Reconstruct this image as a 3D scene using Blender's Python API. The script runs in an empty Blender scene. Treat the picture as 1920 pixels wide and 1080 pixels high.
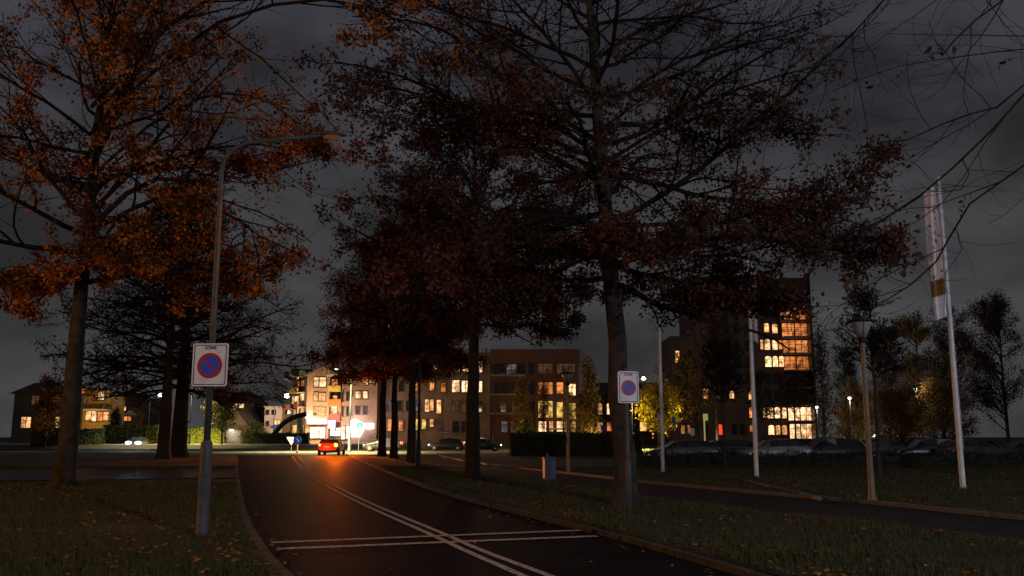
import bpy, math, random
import numpy as np
from mathutils import Vector, Matrix
R = math.radians
random.seed(7)
scene = bpy.context.scene
col = scene.collection
# ---------------------------------------------------------------- camera
F, CH, PITCH = 1678.0, 1.6, R(9.41)
cp, sp = math.cos(PITCH), math.sin(PITCH)
cam_d = bpy.data.cameras.new('camera'); cam = bpy.data.objects.new('camera', cam_d); col.objects.link(cam)
cam.location = (0, 0, CH); cam.rotation_euler = (R(90) + PITCH, 0, 0)
cam_d.sensor_width = 36; cam_d.lens = 36 * F / 1920; cam_d.clip_end = 3000; cam_d.clip_start = .1
scene.camera = cam
scene.view_settings.view_transform = 'Standard'; scene.view_settings.look = 'None'
scene.view_settings.exposure = 0.0; scene.view_settings.gamma = 1.0
try:
    scene.cycles.max_bounces = 5; scene.cycles.sample_clamp_indirect = 2.0
    scene.cycles.use_denoising = True; scene.cycles.sample_clamp_direct = 6.0
except Exception: pass

def ray(px, py):
    u = (px - 960) / F; v = (540 - py) / F
    return (u, cp - sp * v, sp + cp * v)
def G(px, py, z=0.0):
    r = ray(px, py); t = (z - CH) / r[2]
    return Vector((r[0] * t, r[1] * t, z))
def A(px, py, Y):
    r = ray(px, py); t = Y / r[1]
    return Vector((r[0] * t, Y, CH + r[2] * t))

# ---------------------------------------------------------------- materials
def _nodes(name):
    m = bpy.data.materials.new(name); m.use_nodes = True
    nt = m.node_tree; nt.nodes.clear()
    return m, nt
def mat(name, c, rough=.7, c2=None, scale=6., detail=6., bump=0., bscale=None, metal=0., island=0., spec=.5, lo=.35, hi=.65, transl=0.):
    m, nt = _nodes(name); N = nt.nodes.new; L = nt.links.new
    out = N('ShaderNodeOutputMaterial'); p = N('ShaderNodeBsdfPrincipled')
    p.inputs['Roughness'].default_value = rough; p.inputs['Metallic'].default_value = metal
    p.inputs['Specular IOR Level'].default_value = spec
    tc = N('ShaderNodeTexCoord'); no = N('ShaderNodeTexNoise'); no.inputs['Scale'].default_value = scale; no.inputs['Detail'].default_value = detail
    L(tc.outputs['Object'], no.inputs['Vector'])
    mr = N('ShaderNodeMapRange'); mr.inputs[1].default_value = lo; mr.inputs[2].default_value = hi
    L(no.outputs['Fac'], mr.inputs[0])
    mx = N('ShaderNodeMix'); mx.data_type = 'RGBA'
    c2 = c2 or tuple(x * .7 for x in c)
    mx.inputs[6].default_value = (*c, 1); mx.inputs[7].default_value = (*c2, 1)
    if island > 0:
        g = N('ShaderNodeNewGeometry'); mm = N('ShaderNodeMath'); mm.operation = 'MULTIPLY_ADD'
        mm.inputs[1].default_value = island; mm.inputs[2].default_value = 0
        L(g.outputs['Random Per Island'], mm.inputs[0])
        ad = N('ShaderNodeMath'); ad.operation = 'ADD'; sb = N('ShaderNodeMath'); sb.operation = 'SUBTRACT'; sb.inputs[1].default_value = island / 2; sb.use_clamp = True
        L(mr.outputs[0], ad.inputs[0]); L(mm.outputs[0], ad.inputs[1]); L(ad.outputs[0], sb.inputs[0]); L(sb.outputs[0], mx.inputs[0])
    else:
        L(mr.outputs[0], mx.inputs[0])
    L(mx.outputs[2], p.inputs['Base Color'])
    if bump > 0:
        nb = N('ShaderNodeTexNoise'); nb.inputs['Scale'].default_value = bscale or scale * 6; nb.inputs['Detail'].default_value = 8
        L(tc.outputs['Object'], nb.inputs['Vector'])
        b = N('ShaderNodeBump'); b.inputs['Strength'].default_value = bump; b.inputs['Distance'].default_value = .03
        L(nb.outputs['Fac'], b.inputs['Height']); L(b.outputs[0], p.inputs['Normal'])
    if transl > 0:
        t = N('ShaderNodeBsdfTranslucent'); L(mx.outputs[2], t.inputs['Color'])
        ms = N('ShaderNodeMixShader'); ms.inputs[0].default_value = transl
        L(p.outputs[0], ms.inputs[1]); L(t.outputs[0], ms.inputs[2]); L(ms.outputs[0], out.inputs[0])
    else:
        L(p.outputs[0], out.inputs[0])
    return m
def emit(name, c, s):
    m, nt = _nodes(name); N = nt.nodes.new
    out = N('ShaderNodeOutputMaterial'); e = N('ShaderNodeEmission')
    e.inputs[0].default_value = (*c, 1); e.inputs[1].default_value = s
    nt.links.new(e.outputs[0], out.inputs[0]); return m
def winmat(name, c, s, c2=None, stripes=True):
    """lit room behind curtains: vertical folds, darker furniture blotches, brightness differs per window"""
    m, nt = _nodes(name); N = nt.nodes.new; L = nt.links.new
    out = N('ShaderNodeOutputMaterial'); e = N('ShaderNodeEmission'); tc = N('ShaderNodeTexCoord'); oi = N('ShaderNodeObjectInfo')
    ad = N('ShaderNodeVectorMath'); ad.operation = 'MULTIPLY_ADD'; ad.inputs[1].default_value = (37., 11., 23.)
    L(oi.outputs['Random'], ad.inputs[0]); L(tc.outputs['Object'], ad.inputs[2])
    mp = N('ShaderNodeMapping'); mp.inputs['Scale'].default_value = (3.2, 1, .5) if stripes else (1.5, 1, 1.2)
    L(ad.outputs[0], mp.inputs[0])
    n1 = N('ShaderNodeTexNoise'); n1.inputs['Scale'].default_value = 1.2; n1.inputs['Detail'].default_value = 3; L(mp.outputs[0], n1.inputs['Vector'])
    n2 = N('ShaderNodeTexNoise'); n2.inputs['Scale'].default_value = 1.1; n2.inputs['Detail'].default_value = 2; L(ad.outputs[0], n2.inputs['Vector'])
    r1 = N('ShaderNodeMapRange'); r1.inputs[1].default_value = .35; r1.inputs[2].default_value = .68; L(n1.outputs['Fac'], r1.inputs[0])
    mx = N('ShaderNodeMix'); mx.data_type = 'RGBA'; mx.inputs[6].default_value = (*(c2 or (c[0], c[1] * .62, c[2] * .4)), 1); mx.inputs[7].default_value = (*c, 1)
    L(r1.outputs[0], mx.inputs[0]); L(mx.outputs[2], e.inputs[0])
    r2 = N('ShaderNodeMapRange'); r2.inputs[1].default_value = .34; r2.inputs[2].default_value = .6; r2.inputs[3].default_value = .25; r2.inputs[4].default_value = 1.15; L(n2.outputs['Fac'], r2.inputs[0])
    r3 = N('ShaderNodeMapRange'); r3.inputs[3].default_value = .6 * s; r3.inputs[4].default_value = 1.3 * s; L(oi.outputs['Random'], r3.inputs[0])
    mu = N('ShaderNodeMath'); mu.operation = 'MULTIPLY'; L(r2.outputs[0], mu.inputs[0]); L(r3.outputs[0], mu.inputs[1]); L(mu.outputs[0], e.inputs[1])
    L(e.outputs[0], out.inputs[0]); return m
def brickmat(name, c, c2):
    m, nt = _nodes(name); N = nt.nodes.new; L = nt.links.new
    out = N('ShaderNodeOutputMaterial'); p = N('ShaderNodeBsdfPrincipled'); p.inputs['Roughness'].default_value = .9
    tc = N('ShaderNodeTexCoord'); sx = N('ShaderNodeSeparateXYZ'); cx = N('ShaderNodeCombineXYZ'); ad = N('ShaderNodeMath'); ad.operation = 'ADD'
    L(tc.outputs['Object'], sx.inputs[0]); L(sx.outputs[0], ad.inputs[0]); L(sx.outputs[1], ad.inputs[1]); L(ad.outputs[0], cx.inputs[0]); L(sx.outputs[2], cx.inputs[1])
    b = N('ShaderNodeTexBrick'); b.inputs['Scale'].default_value = 1.0; b.inputs['Brick Width'].default_value = .42; b.inputs['Row Height'].default_value = .13; b.inputs['Mortar Size'].default_value = .012
    b.inputs[1].default_value = (*c, 1); b.inputs[2].default_value = (*c2, 1); b.inputs[3].default_value = (.2, .18, .16, 1)
    L(cx.outputs[0], b.inputs['Vector'])
    n = N('ShaderNodeTexNoise'); n.inputs['Scale'].default_value = .35; n.inputs['Detail'].default_value = 6; L(tc.outputs['Object'], n.inputs['Vector'])
    r = N('ShaderNodeMapRange'); r.inputs[1].default_value = .3; r.inputs[2].default_value = .7; r.inputs[3].default_value = .65; r.inputs[4].default_value = 1.15; L(n.outputs['Fac'], r.inputs[0])
    mu = N('ShaderNodeMix'); mu.data_type = 'RGBA'; mu.blend_type = 'MULTIPLY'; mu.inputs[0].default_value = 1
    L(b.outputs[0], mu.inputs[6]); L(r.outputs[0], mu.inputs[7]); L(mu.outputs[2], p.inputs['Base Color']); L(p.outputs[0], out.inputs[0]); return m

M = dict(
    asphalt=mat('asphalt', (.021, .021, .025), 0.68, (.012, .012, .0135), .9, 12, 0, 40, spec=.012, lo=.3, hi=.7),
    path=mat('path_paving', (.036, .03, .028), .85, (.022, .019, .018), 2., 8, 0, 40, spec=.1),
    pale_paving=mat('pale_paving', (.3, .27, .24), .8, (.2, .18, .16), 1.5, 8, .2, 30),
    foot=mat('footpath_paving', (.05, .046, .044), .5, (.032, .03, .029), 2., 8, 0, 30, spec=.2),
    lawn_lit=mat('lit_far_lawn', (.13, .15, .03), .9, (.08, .1, .02), 1.5, 9, .3, 20),  # far verge under the lamp: its light is put into a brighter grass colour
    street=mat('street_asphalt', (.1, .098, .095), .7, (.06, .058, .056), .6, 9, 0, 40, spec=.2),
    kerb_pale_lit=mat('pale_lit_kerb', (.14, .125, .11), .7, (.09, .08, .07), 3., 8, .1, 30),  # paler concrete; on the far kerb the colour carries its lit line
    kerb=mat('kerb_concrete', (.055, .05, .046), .9, (.026, .024, .022), 3., 8, .2, 30),
    paint=mat('road_paint', (.5, .455, .4), .75, (.06, .056, .052), 14., 10, 0, 60, lo=.5, hi=.64),
    soil=mat('turf_soil', (.02, .024, .008), .95, (.035, .024, .01), 1.3, 9, .6, 30),
    grass=mat('grass_blade', (.03, .05, .009), .75, (.06, .046, .012), .45, 6, island=.8, transl=.2),
    litter=mat('fallen_leaf', (.42, .15, .025), .8, (.1, .035, .012), 2., 3, island=1., transl=.1),
    bark=mat('bark', (.05, .038, .028), .95, (.016, .013, .011), 4., 10, 1., 9),
    twig=mat('twig', (.022, .018, .016), .95, (.013, .011, .01), 2., spec=.1),
    leaf_or=mat('leaf_orange', (.56, .19, .012), .7, (.07, .02, .007), .42, 3, island=.35, lo=.42, hi=.6, transl=.3),
    leaf_rust=mat('leaf_rust', (.115, .026, .008), .7, (.042, .014, .008), .6, 4, island=.7, transl=.3),
    leaf_brown=mat('leaf_brown', (.068, .023, .01), .75, (.03, .014, .009), .6, 4, island=.6, transl=.25),
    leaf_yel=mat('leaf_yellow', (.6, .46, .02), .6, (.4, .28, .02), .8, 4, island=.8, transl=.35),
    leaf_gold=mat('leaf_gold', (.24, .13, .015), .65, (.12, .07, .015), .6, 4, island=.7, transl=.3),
    leaf_grn=mat('leaf_green', (.06, .075, .018), .7, (.03, .04, .012), .8, 4, island=.7, transl=.2),
    leaf_hedge=mat('leaf_hedge', (.16, .17, .03), .6, (.08, .09, .02), .8, 4, island=.7, transl=.25),
    leaf_dark=mat('leaf_dark', (.02, .024, .012), .8, (.012, .013, .009), .8, 4, island=.6),
    galv=mat('galvanised_steel', (.095, .092, .1), .65, (.06, .058, .063), 5., 9, .08, 30, metal=.35),
    dkmetal=mat('dark_metal', (.035, .035, .037), .4, (.02, .02, .02), 4., metal=.4),
    polewhite=mat('white_pole_paint', (.72, .71, .74), .4, (.55, .54, .55), 3.),
    brownpole=mat('brown_pole_paint', (.2, .13, .09), .5, (.12, .08, .06), 3.),
    signwhite=mat('sign_white', (.8, .77, .79), .5, (.56, .52, .52), 3.5, 10, lo=.48, hi=.8),
    signblack=mat('sign_black', (.02, .02, .022), .5),
    signred=mat('sign_red', (.55, .02, .025), .5, (.45, .02, .02), 5.),
    signblue=mat('sign_blue', (.03, .11, .62), .5, (.025, .09, .5), 5.),
    binblue=mat('bin_blue', (.01, .022, .18), .45, (.02, .04, .3), 4.),
    glass=mat('dark_glass', (.02, .022, .026), .12, (.012, .013, .016), 1., spec=.6),
    frost=mat('lamp_glass', (.35, .36, .38), .25, (.25, .25, .27), 3.),
    frame=mat('window_frame', (.4, .37, .34), .6, (.3, .28, .26), 2.),
    framedk=mat('window_frame_dark', (.06, .045, .04), .6),
    brick_pink=brickmat('brick_pink', (.27, .155, .11), (.21, .12, .085)),
    brick_brown=brickmat('brick_brown', (.16, .08, .052), (.12, .062, .042)),
    brick_red=brickmat('brick_red', (.15, .034, .016), (.12, .028, .014)),
    brick_dark=brickmat('brick_dark', (.24, .13, .09), (.2, .105, .075)),
    brick_tan=brickmat('brick_tan', (.09, .06, .032), (.07, .05, .026)),
    render=mat('pale_render', (.55, .47, .43), .85, (.42, .36, .33), .8, 6),
    mustard=mat('mustard_render', (.36, .26, .09), .85, (.28, .2, .07), .8, 6),
    roof=mat('roof_tile', (.035, .03, .03), .8, (.055, .045, .04), 2., 6, .4, 20),
    roofbr=mat('roof_tile_brown', (.11, .06, .045), .8, (.07, .04, .03), 2., 6, .4, 20),
    fascia=mat('fascia_paint', (.55, .48, .36), .6, (.42, .36, .27), 2.),
    bal_y=mat('balcony_yellow', (.45, .3, .03), .6, (.36, .24, .03), 1.),
    bal_o=mat('balcony_orange', (.55, .13, .02), .6, (.45, .1, .02), 1.),
    bal_r=mat('balcony_red', (.5, .035, .03), .6, (.4, .03, .03), 1.),
    concrete=mat('concrete', (.3, .29, .28), .85, (.2, .19, .18), 1.2, 7, .2, 20),
    tyre=mat('tyre', (.012, .012, .012), .8),
    rim=mat('rim', (.35, .35, .36), .3, metal=.8),
    car_red=mat('car_paint_red', (.36, .02, .015), .3, (.3, .018, .013), 1.),
    car_dark=mat('car_paint_dark', (.018, .02, .026), .25, (.015, .016, .02), 1.),
    car_silver=mat('car_paint_silver', (.24, .25, .26), .3, (.2, .21, .22), 1., metal=.4),
    car_grey=mat('car_paint_grey', (.04, .042, .046), .3, (.08, .085, .09), 1., metal=.3),
    plastic=mat('black_plastic', (.02, .02, .02), .5),
    plate=mat('plate_yellow', (.7, .5, .05), .5),
    postor_lit=mat('orange_lit_post', (.5, .16, .02), .6), postyel=mat('yellow_post', (.6, .42, .03), .6),  # first post: the orange light falling on it is put into its colour
    banner=mat('banner_cloth', (.7, .6, .58), .85, (.16, .1, .1), 7., 3, lo=.58, hi=.66),
    banorange=mat('banner_orange', (.32, .14, .03), .85, (.2, .09, .025), 5.),
    w_warm=winmat('window_warm', (1, .58, .26), 1.25), w_bright=winmat('window_bright', (1, .72, .42), 2.0),
    w_orange=winmat('window_orange', (1, .4, .12), .85), w_dim=winmat('window_dim', (.5, .28, .17), .16),
    w_yel=winmat('window_yellow', (1, .74, .22), 1.1), w_cool=winmat('window_cool', (.5, .48, .55), .3),
    w_red=emit('window_red', (1, .05, .025), 1.3), w_shop=winmat('shop_window', (1, .86, .72), 4.5, stripes=False),
    e_white=emit('sign_light_white', (1, .92, .88), 7), e_purple=emit('sign_light_purple', (.9, .55, 1), 3.5),
    e_teal=emit('sign_light_teal', (.12, .75, .72), 1.3), e_lamp=emit('lamp_or_fill_light', (1, .86, .7), 60), e_lampw=emit('lamp_light_cool', (.9, .95, 1), 45),
    e_head=emit('headlamp_light', (.8, .88, 1), 160), e_headlow=emit('headlamp_low', (1, .95, .88), 12), e_amber=emit('indicator_light', (1, .4, .03), 420), e_tail=emit('tail_light', (1, .09, .03), 12),
    e_sod=emit('sodium_glow', (1, .2, .05), 2.2), e_soddim=emit('sodium_dim', (1, .3, .12), .09), e_sodium=emit('sodium_light', (1, .45, .1), 40),
    e_green=emit('green_light', (.75, .8, .22), .33),
)

# ---------------------------------------------------------------- mesh helpers
def link(o, parent=None):
    col.objects.link(o)
    if parent is not None: o.parent = parent
    return o
def thing(name, label, cat, loc=(0, 0, 0), rotz=0, group=None):
    o = bpy.data.objects.new(name, None); o.empty_display_size = .2; link(o)
    o.location = loc; o.rotation_euler = (0, 0, rotz); tag(o, label, cat, group); return o
def tag(o, label, cat, group=None, kind=None):
    if label: o['label'] = label
    if cat: o['category'] = cat
    if group: o['group'] = group
    if kind: o['kind'] = kind
    return o
class MB:
    def __init__(s): s.v = []; s.f = []
    def add(s, vs, fs):
        b = len(s.v); s.v += [tuple(v) for v in vs]; s.f += [tuple(i + b for i in f) for f in fs]; return s
    def box(s, x0, x1, y0, y1, z0, z1, mtx=None):
        vs = [Vector(p) for p in ((x0, y0, z0), (x1, y0, z0), (x1, y1, z0), (x0, y1, z0), (x0, y0, z1), (x1, y0, z1), (x1, y1, z1), (x0, y1, z1))]
        if mtx is not None: vs = [mtx @ v for v in vs]
        return s.add(vs, [(0, 3, 2, 1), (4, 5, 6, 7), (0, 1, 5, 4), (1, 2, 6, 5), (2, 3, 7, 6), (3, 0, 4, 7)])
    def prism(s, pts, y0, y1):
        """outline in xz, extruded along y (y0 = front, towards -y)"""
        n = len(pts)
        vs = [(x, y0, z) for x, z in pts] + [(x, y1, z) for x, z in pts]
        return s.add(vs, [tuple(range(n)), tuple(range(2 * n - 1, n - 1, -1))] + [(i, i + n, (i + 1) % n + n, (i + 1) % n) for i in range(n)])
    def ring(s, pts, pts2, y0, y1):
        n = len(pts)
        vs = [(x, y0, z) for x, z in pts] + [(x, y0, z) for x, z in pts2] + [(x, y1, z) for x, z in pts] + [(x, y1, z) for x, z in pts2]
        fs = []
        for i in range(n):
            j = (i + 1) % n
            fs += [(i, j, n + j, n + i), (2 * n + i, 3 * n + i, 3 * n + j, 2 * n + j), (i, 2 * n + i, 2 * n + j, j), (n + i, n + j, 3 * n + j, 3 * n + i)]
        return s.add(vs, fs)
    def tube(s, path, rad, n=12, cap=True):
        P = [Vector(p) for p in path]
        if not hasattr(rad, '__len__'): rad = [rad] * len(P)
        vs = []; prev = None
        for i, p in enumerate(P):
            t = (P[min(i + 1, len(P) - 1)] - P[max(i - 1, 0)]).normalized()
            if prev is None:
                ref = Vector((1, 0, 0)) if abs(t.x) < .9 else Vector((0, 1, 0))
                u = t.cross(ref).normalized()
            else: u = (prev - t * prev.dot(t)).normalized()
            prev = u; w = t.cross(u)
            for k in range(n):
                a = 2 * math.pi * k / n; vs.append(p + (u * math.cos(a) + w * math.sin(a)) * rad[i])
        fs = [(i * n + k, i * n + (k + 1) % n, (i + 1) * n + (k + 1) % n, (i + 1) * n + k) for i in range(len(P) - 1) for k in range(n)]
        if cap: fs += [tuple(range(n - 1, -1, -1)), tuple(range((len(P) - 1) * n, len(P) * n))]
        return s.add(vs, fs)
    def lathe(s, prof, n=20, c=(0, 0, 0)):
        vs = [(c[0] + r * math.cos(2 * math.pi * k / n), c[1] + r * math.sin(2 * math.pi * k / n), c[2] + z) for r, z in prof for k in range(n)]
        fs = [(i * n + k, i * n + (k + 1) % n, (i + 1) * n + (k + 1) % n, (i + 1) * n + k) for i in range(len(prof) - 1) for k in range(n)]
        fs += [tuple(range(n - 1, -1, -1)), tuple(range((len(prof) - 1) * n, len(prof) * n))]
        return s.add(vs, fs)
    def ball(s, c, r, n=12, sx=1, sy=1, sz=1):
        return s.add(*_ball(c, r, n, sx, sy, sz))
    def build(s, name, m, parent=None, smooth=False, sub=0, bevel=0):
        me = bpy.data.meshes.new(name); me.from_pydata(s.v, [], s.f); me.update()
        me.materials.append(M[m] if isinstance(m, str) else m)
        o = bpy.data.objects.new(name, me); link(o, parent)
        if smooth: me.polygons.foreach_set('use_smooth', [True] * len(me.polygons))
        if bevel: b = o.modifiers.new('bevel', 'BEVEL'); b.width = bevel; b.segments = 2; b.limit_method = 'ANGLE'
        if sub: b = o.modifiers.new('sub', 'SUBSURF'); b.levels = sub; b.render_levels = sub
        return o
def _ball(c, r, n, sx, sy, sz):
    vs = []; m = n // 2
    for i in range(m + 1):
        a = math.pi * (i + .02) / (m + .04)
        for k in range(n):
            b = 2 * math.pi * k / n
            vs.append((c[0] + r * sx * math.sin(a) * math.cos(b), c[1] + r * sy * math.sin(a) * math.sin(b), c[2] + r * sz * math.cos(a)))
    fs = [(i * n + k, (i + 1) * n + k, (i + 1) * n + (k + 1) % n, i * n + (k + 1) % n) for i in range(m) for k in range(n)]
    return vs, fs + [tuple(range(n)), tuple(range(m * n + n - 1, m * n - 1, -1))]
def np_mesh(name, V, polys, m, parent=None, smooth=False):
    """V (n,3); polys: list of (m,k) index arrays"""
    me = bpy.data.meshes.new(name)
    V = np.ascontiguousarray(V, dtype=np.float32)
    me.vertices.add(len(V)); me.vertices.foreach_set('co', V.ravel())
    loops = np.concatenate([p.ravel() for p in polys]).astype(np.int32)
    sizes = np.concatenate([np.full(len(p), p.shape[1]) for p in polys]).astype(np.int32)
    starts = np.concatenate([[0], np.cumsum(sizes)[:-1]]).astype(np.int32)
    me.loops.add(len(loops)); me.loops.foreach_set('vertex_index', loops)
    me.polygons.add(len(sizes)); me.polygons.foreach_set('loop_start', starts); me.polygons.foreach_set('loop_total', sizes)
    if smooth: me.polygons.foreach_set('use_smooth', np.ones(len(sizes), dtype=bool))
    me.update(calc_edges=True); me.validate()
    me.materials.append(M[m]); o = bpy.data.objects.new(name, me); return link(o, parent)
def light(kind, loc, power, color, parent=None, radius=.1, **kw):
    d = bpy.data.lights.new('lamp_or_fill_light', kind); d.energy = power; d.color = color
    if hasattr(d, 'shadow_soft_size'): d.shadow_soft_size = radius
    for k, v in kw.items(): setattr(d, k, v)
    o = bpy.data.objects.new('lamp_or_fill_light', d); o.location = loc; return link(o, parent)
def rrect(x0, x1, z0, z1, r, n=5):
    pts = []
    for cx, cz, a0 in ((x1 - r, z0 + r, -90), (x1 - r, z1 - r, 0), (x0 + r, z1 - r, 90), (x0 + r, z0 + r, 180)):
        for k in range(n + 1):
            a = R(a0 + 90 * k / n); pts.append((cx + r * math.cos(a), cz + r * math.sin(a)))
    return pts
def circ(cx, cz, r, n=40): return [(cx + r * math.cos(2 * math.pi * k / n), cz + r * math.sin(2 * math.pi * k / n)) for k in range(n)]
def text_mesh(s, size, m, parent, x, y, z, depth=.003):
    cu = bpy.data.curves.new('lettering', 'FONT'); cu.body = s; cu.size = size; cu.align_x = 'CENTER'; cu.align_y = 'CENTER'; cu.extrude = depth; cu.offset = size * .012
    t = bpy.data.objects.new('lettering_curve', cu); col.objects.link(t)
    bpy.context.view_layer.update()
    me = bpy.data.meshes.new_from_object(t.evaluated_get(bpy.context.evaluated_depsgraph_get()))
    bpy.data.objects.remove(t); me.materials.clear(); me.materials.append(M[m])
    o = bpy.data.objects.new('lettering', me); link(o, parent); o.location = (x, y, z); o.rotation_euler = (R(90), 0, 0); return o

# ---------------------------------------------------------------- world
w = bpy.data.worlds.new('World'); scene.world = w; w.use_nodes = True; nt = w.node_tree; nt.nodes.clear(); N = nt.nodes.new; L = nt.links.new
out = N('ShaderNodeOutputWorld'); sky = N('ShaderNodeTexSky'); sky.sky_type = 'NISHITA'; sky.sun_disc = False
sky.sun_elevation = R(-4); sky.sun_rotation = R(200)
bg = N('ShaderNodeBackground'); bg.inputs[1].default_value = .05; L(sky.outputs[0], bg.inputs[0])
tc = N('ShaderNodeTexCoord'); sx = N('ShaderNodeSeparateXYZ'); L(tc.outputs['Generated'], sx.inputs[0])
cr = N('ShaderNodeValToRGB'); L(sx.outputs[2], cr.inputs[0]); e = cr.color_ramp.elements
e[0].position = 0.0; e[0].color = (.044, .0435, .0455, 1); e[1].position = .62; e[1].color = (.033, .033, .044, 1)
for p_, c_ in ((.12, (.042, .042, .0445, 1)), (.26, (.039, .039, .0435, 1)), (.4, (.037, .037, .046, 1))):
    k_ = cr.color_ramp.elements.new(p_); k_.color = c_
mp = N('ShaderNodeMapping'); mp.inputs['Scale'].default_value = (1.7, 1.7, 3.6); L(tc.outputs['Generated'], mp.inputs[0])
no = N('ShaderNodeTexNoise'); no.inputs['Scale'].default_value = 2.4; no.inputs['Detail'].default_value = 6; no.inputs['Roughness'].default_value = .5; L(mp.outputs[0], no.inputs['Vector'])
mr = N('ShaderNodeMapRange'); mr.inputs[1].default_value = .34; mr.inputs[2].default_value = .66; mr.inputs[3].default_value = .52; mr.inputs[4].default_value = 1.62; L(no.outputs['Fac'], mr.inputs[0])
bg2 = N('ShaderNodeBackground'); L(cr.outputs[0], bg2.inputs[0]); L(mr.outputs[0], bg2.inputs[1])
ads = N('ShaderNodeAddShader'); L(bg.outputs[0], ads.inputs[0]); L(bg2.outputs[0], ads.inputs[1]); L(ads.outputs[0], out.inputs[0])
sun = bpy.data.lights.new('sun', 'SUN'); sun.energy = .02; sun.angle = R(12); sun.color = (1, .95, .9)
so = bpy.data.objects.new('sun', sun); link(so); so.rotation_euler = (R(55), 0, R(20))

# ---------------------------------------------------------------- ground, roads
def edge(pxs, z=0.0, back=-14.):
    p = [G(x, y, z) for x, y in pxs]           # far -> near
    d = (p[-1] - p[-2]); t = (p[-1].y - back) / -d.y
    p.append(p[-1] + d * t)
    xs = np.array([q.x for q in p])[::-1]; ys = np.array([q.y for q in p])[::-1]
    return lambda y: np.interp(y, ys, xs)
eL = edge([(440, 848), (446, 862), (446, 880), (449, 905), (455, 940), (463, 972), (475, 1000), (495, 1032), (515, 1058), (535, 1080)])
eR = edge([(640, 850), (668, 860), (690, 871), (720, 885), (745, 896), (800, 917), (860, 936), (940, 957), (1030, 980), (1110, 1000), (1180, 1018), (1280, 1048), (1380, 1078)])
eN = edge([(700, 852), (770, 872), (860, 889), (985, 906), (1150, 928), (1390, 962), (1640, 992), (1850, 1018)])
eF = edge([(812, 848), (830, 857), (880, 867), (940, 876), (1050, 887), (1200, 905), (1420, 926), (1640, 946), (1820, 965)])
def struct(o): o['kind'] = 'structure'; return o
def strip(name, fa, fb, y0, y1, z, m, n=70, k=10, rough=0):
    ys = np.linspace(y0, y1, n); rng = np.random.default_rng(3)
    V = []
    for y in ys:
        a, b = fa(y), fb(y)
        for j in range(k + 1):
            V.append((a + (b - a) * j / k, y, z + (rng.normal(0, rough) if 0 < j < k else 0)))
    Fc = np.array([[i * (k + 1) + j, i * (k + 1) + j + 1, (i + 1) * (k + 1) + j + 1, (i + 1) * (k + 1) + j] for i in range(n - 1) for j in range(k)])
    return struct(np_mesh(name, np.array(V), [Fc], m))
def kerb(name, f, off, y0, y1, wd=.14, h=.1, m='kerb'):
    rk = np.random.default_rng(int(abs(off) * 1000 + y1)); mb = MB(); y = y0
    while y < y1:
        x0 = float(f(y)) + off; dx = (float(f(y + .5)) + off - x0) / .5; ln = math.hypot(1, dx); st = .98 / ln
        t = Vector((dx, 1, 0)).normalized(); nn = Vector((t.y, -t.x, 0)); p = Vector((x0, y, 0)); L_ = .965; c = rk.normal(0, .004); hh = h + rk.normal(0, .004)
        q = [p + nn * (c - wd / 2), p + nn * (c + wd / 2), p + nn * (c + wd / 2) + t * L_, p + nn * (c - wd / 2) + t * L_]
        z = lambda v, zz: (v.x, v.y, zz)
        ch = [v + ((q[0] + q[2]) / 2 - v) * .08 for v in q]
        mb.add([z(v, -.02) for v in q] + [z(v, hh - .015) for v in q] + [z(v, hh) for v in ch], [(0, 1, 5, 4), (1, 2, 6, 5), (2, 3, 7, 6), (3, 0, 4, 7), (4, 5, 9, 8), (5, 6, 10, 9), (6, 7, 11, 10), (7, 4, 8, 11), (8, 9, 10, 11)])
        y += st
    return struct(mb.build(name, m))
gb = MB(); S = 1500
gb.add([(-S, -S, -.03), (S, -S, -.03), (S, S, -.03), (-S, S, -.03)], [(0, 1, 2, 3)])
struct(gb.build('ground', 'soil'))
VZ = .09
strip('road', eL, eR, -14, 90, 0.0, 'asphalt', 80, 4)
strip('verge', lambda y: -90., lambda y: eL(y) - .14, -14, 88, VZ, 'soil', 110, 40, .02)
strip('verge', lambda y: eR(y) + .14, lambda y: np.maximum(eN(y) - .1, eR(y) + .2), -14, 76, VZ, 'soil', 110, 12, .015)
strip('cycle_path', eN, eF, -14, 84, -.004, 'path', 60, 3)
strip('lawn', lambda y: eF(y) + .1, lambda y: 75., -14, 88, .03, 'soil', 90, 30, .015)
kerb('kerb', eL, -.07, -14, 88); kerb('kerb', eR, .07, -14, 80, .14, .085); kerb('kerb', eN, -.05, -14, 70, .1, .1); kerb('kerb', eF, .05, -14, 84, .12, .09, 'kerb_pale_lit')
qa, qb = G(1395, 903, .03), G(1545, 938, .03); eg = MB(); dd = (qb - qa).normalized(); nn_ = Vector((-dd.y, dd.x, 0)) * .05
for i_ in range(int((qb - qa).length)):
    a_ = qa + dd * i_; b_ = qa + dd * (i_ + .97); eg.add([(p.x, p.y, z_) for z_ in (0, .1) for p in (a_ - nn_, b_ - nn_, b_ + nn_, a_ + nn_)], [(4, 5, 6, 7), (0, 1, 5, 4), (1, 2, 6, 5), (2, 3, 7, 6), (3, 0, 4, 7)])
struct(eg.build('path_edging', 'kerb_pale_lit'))
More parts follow.
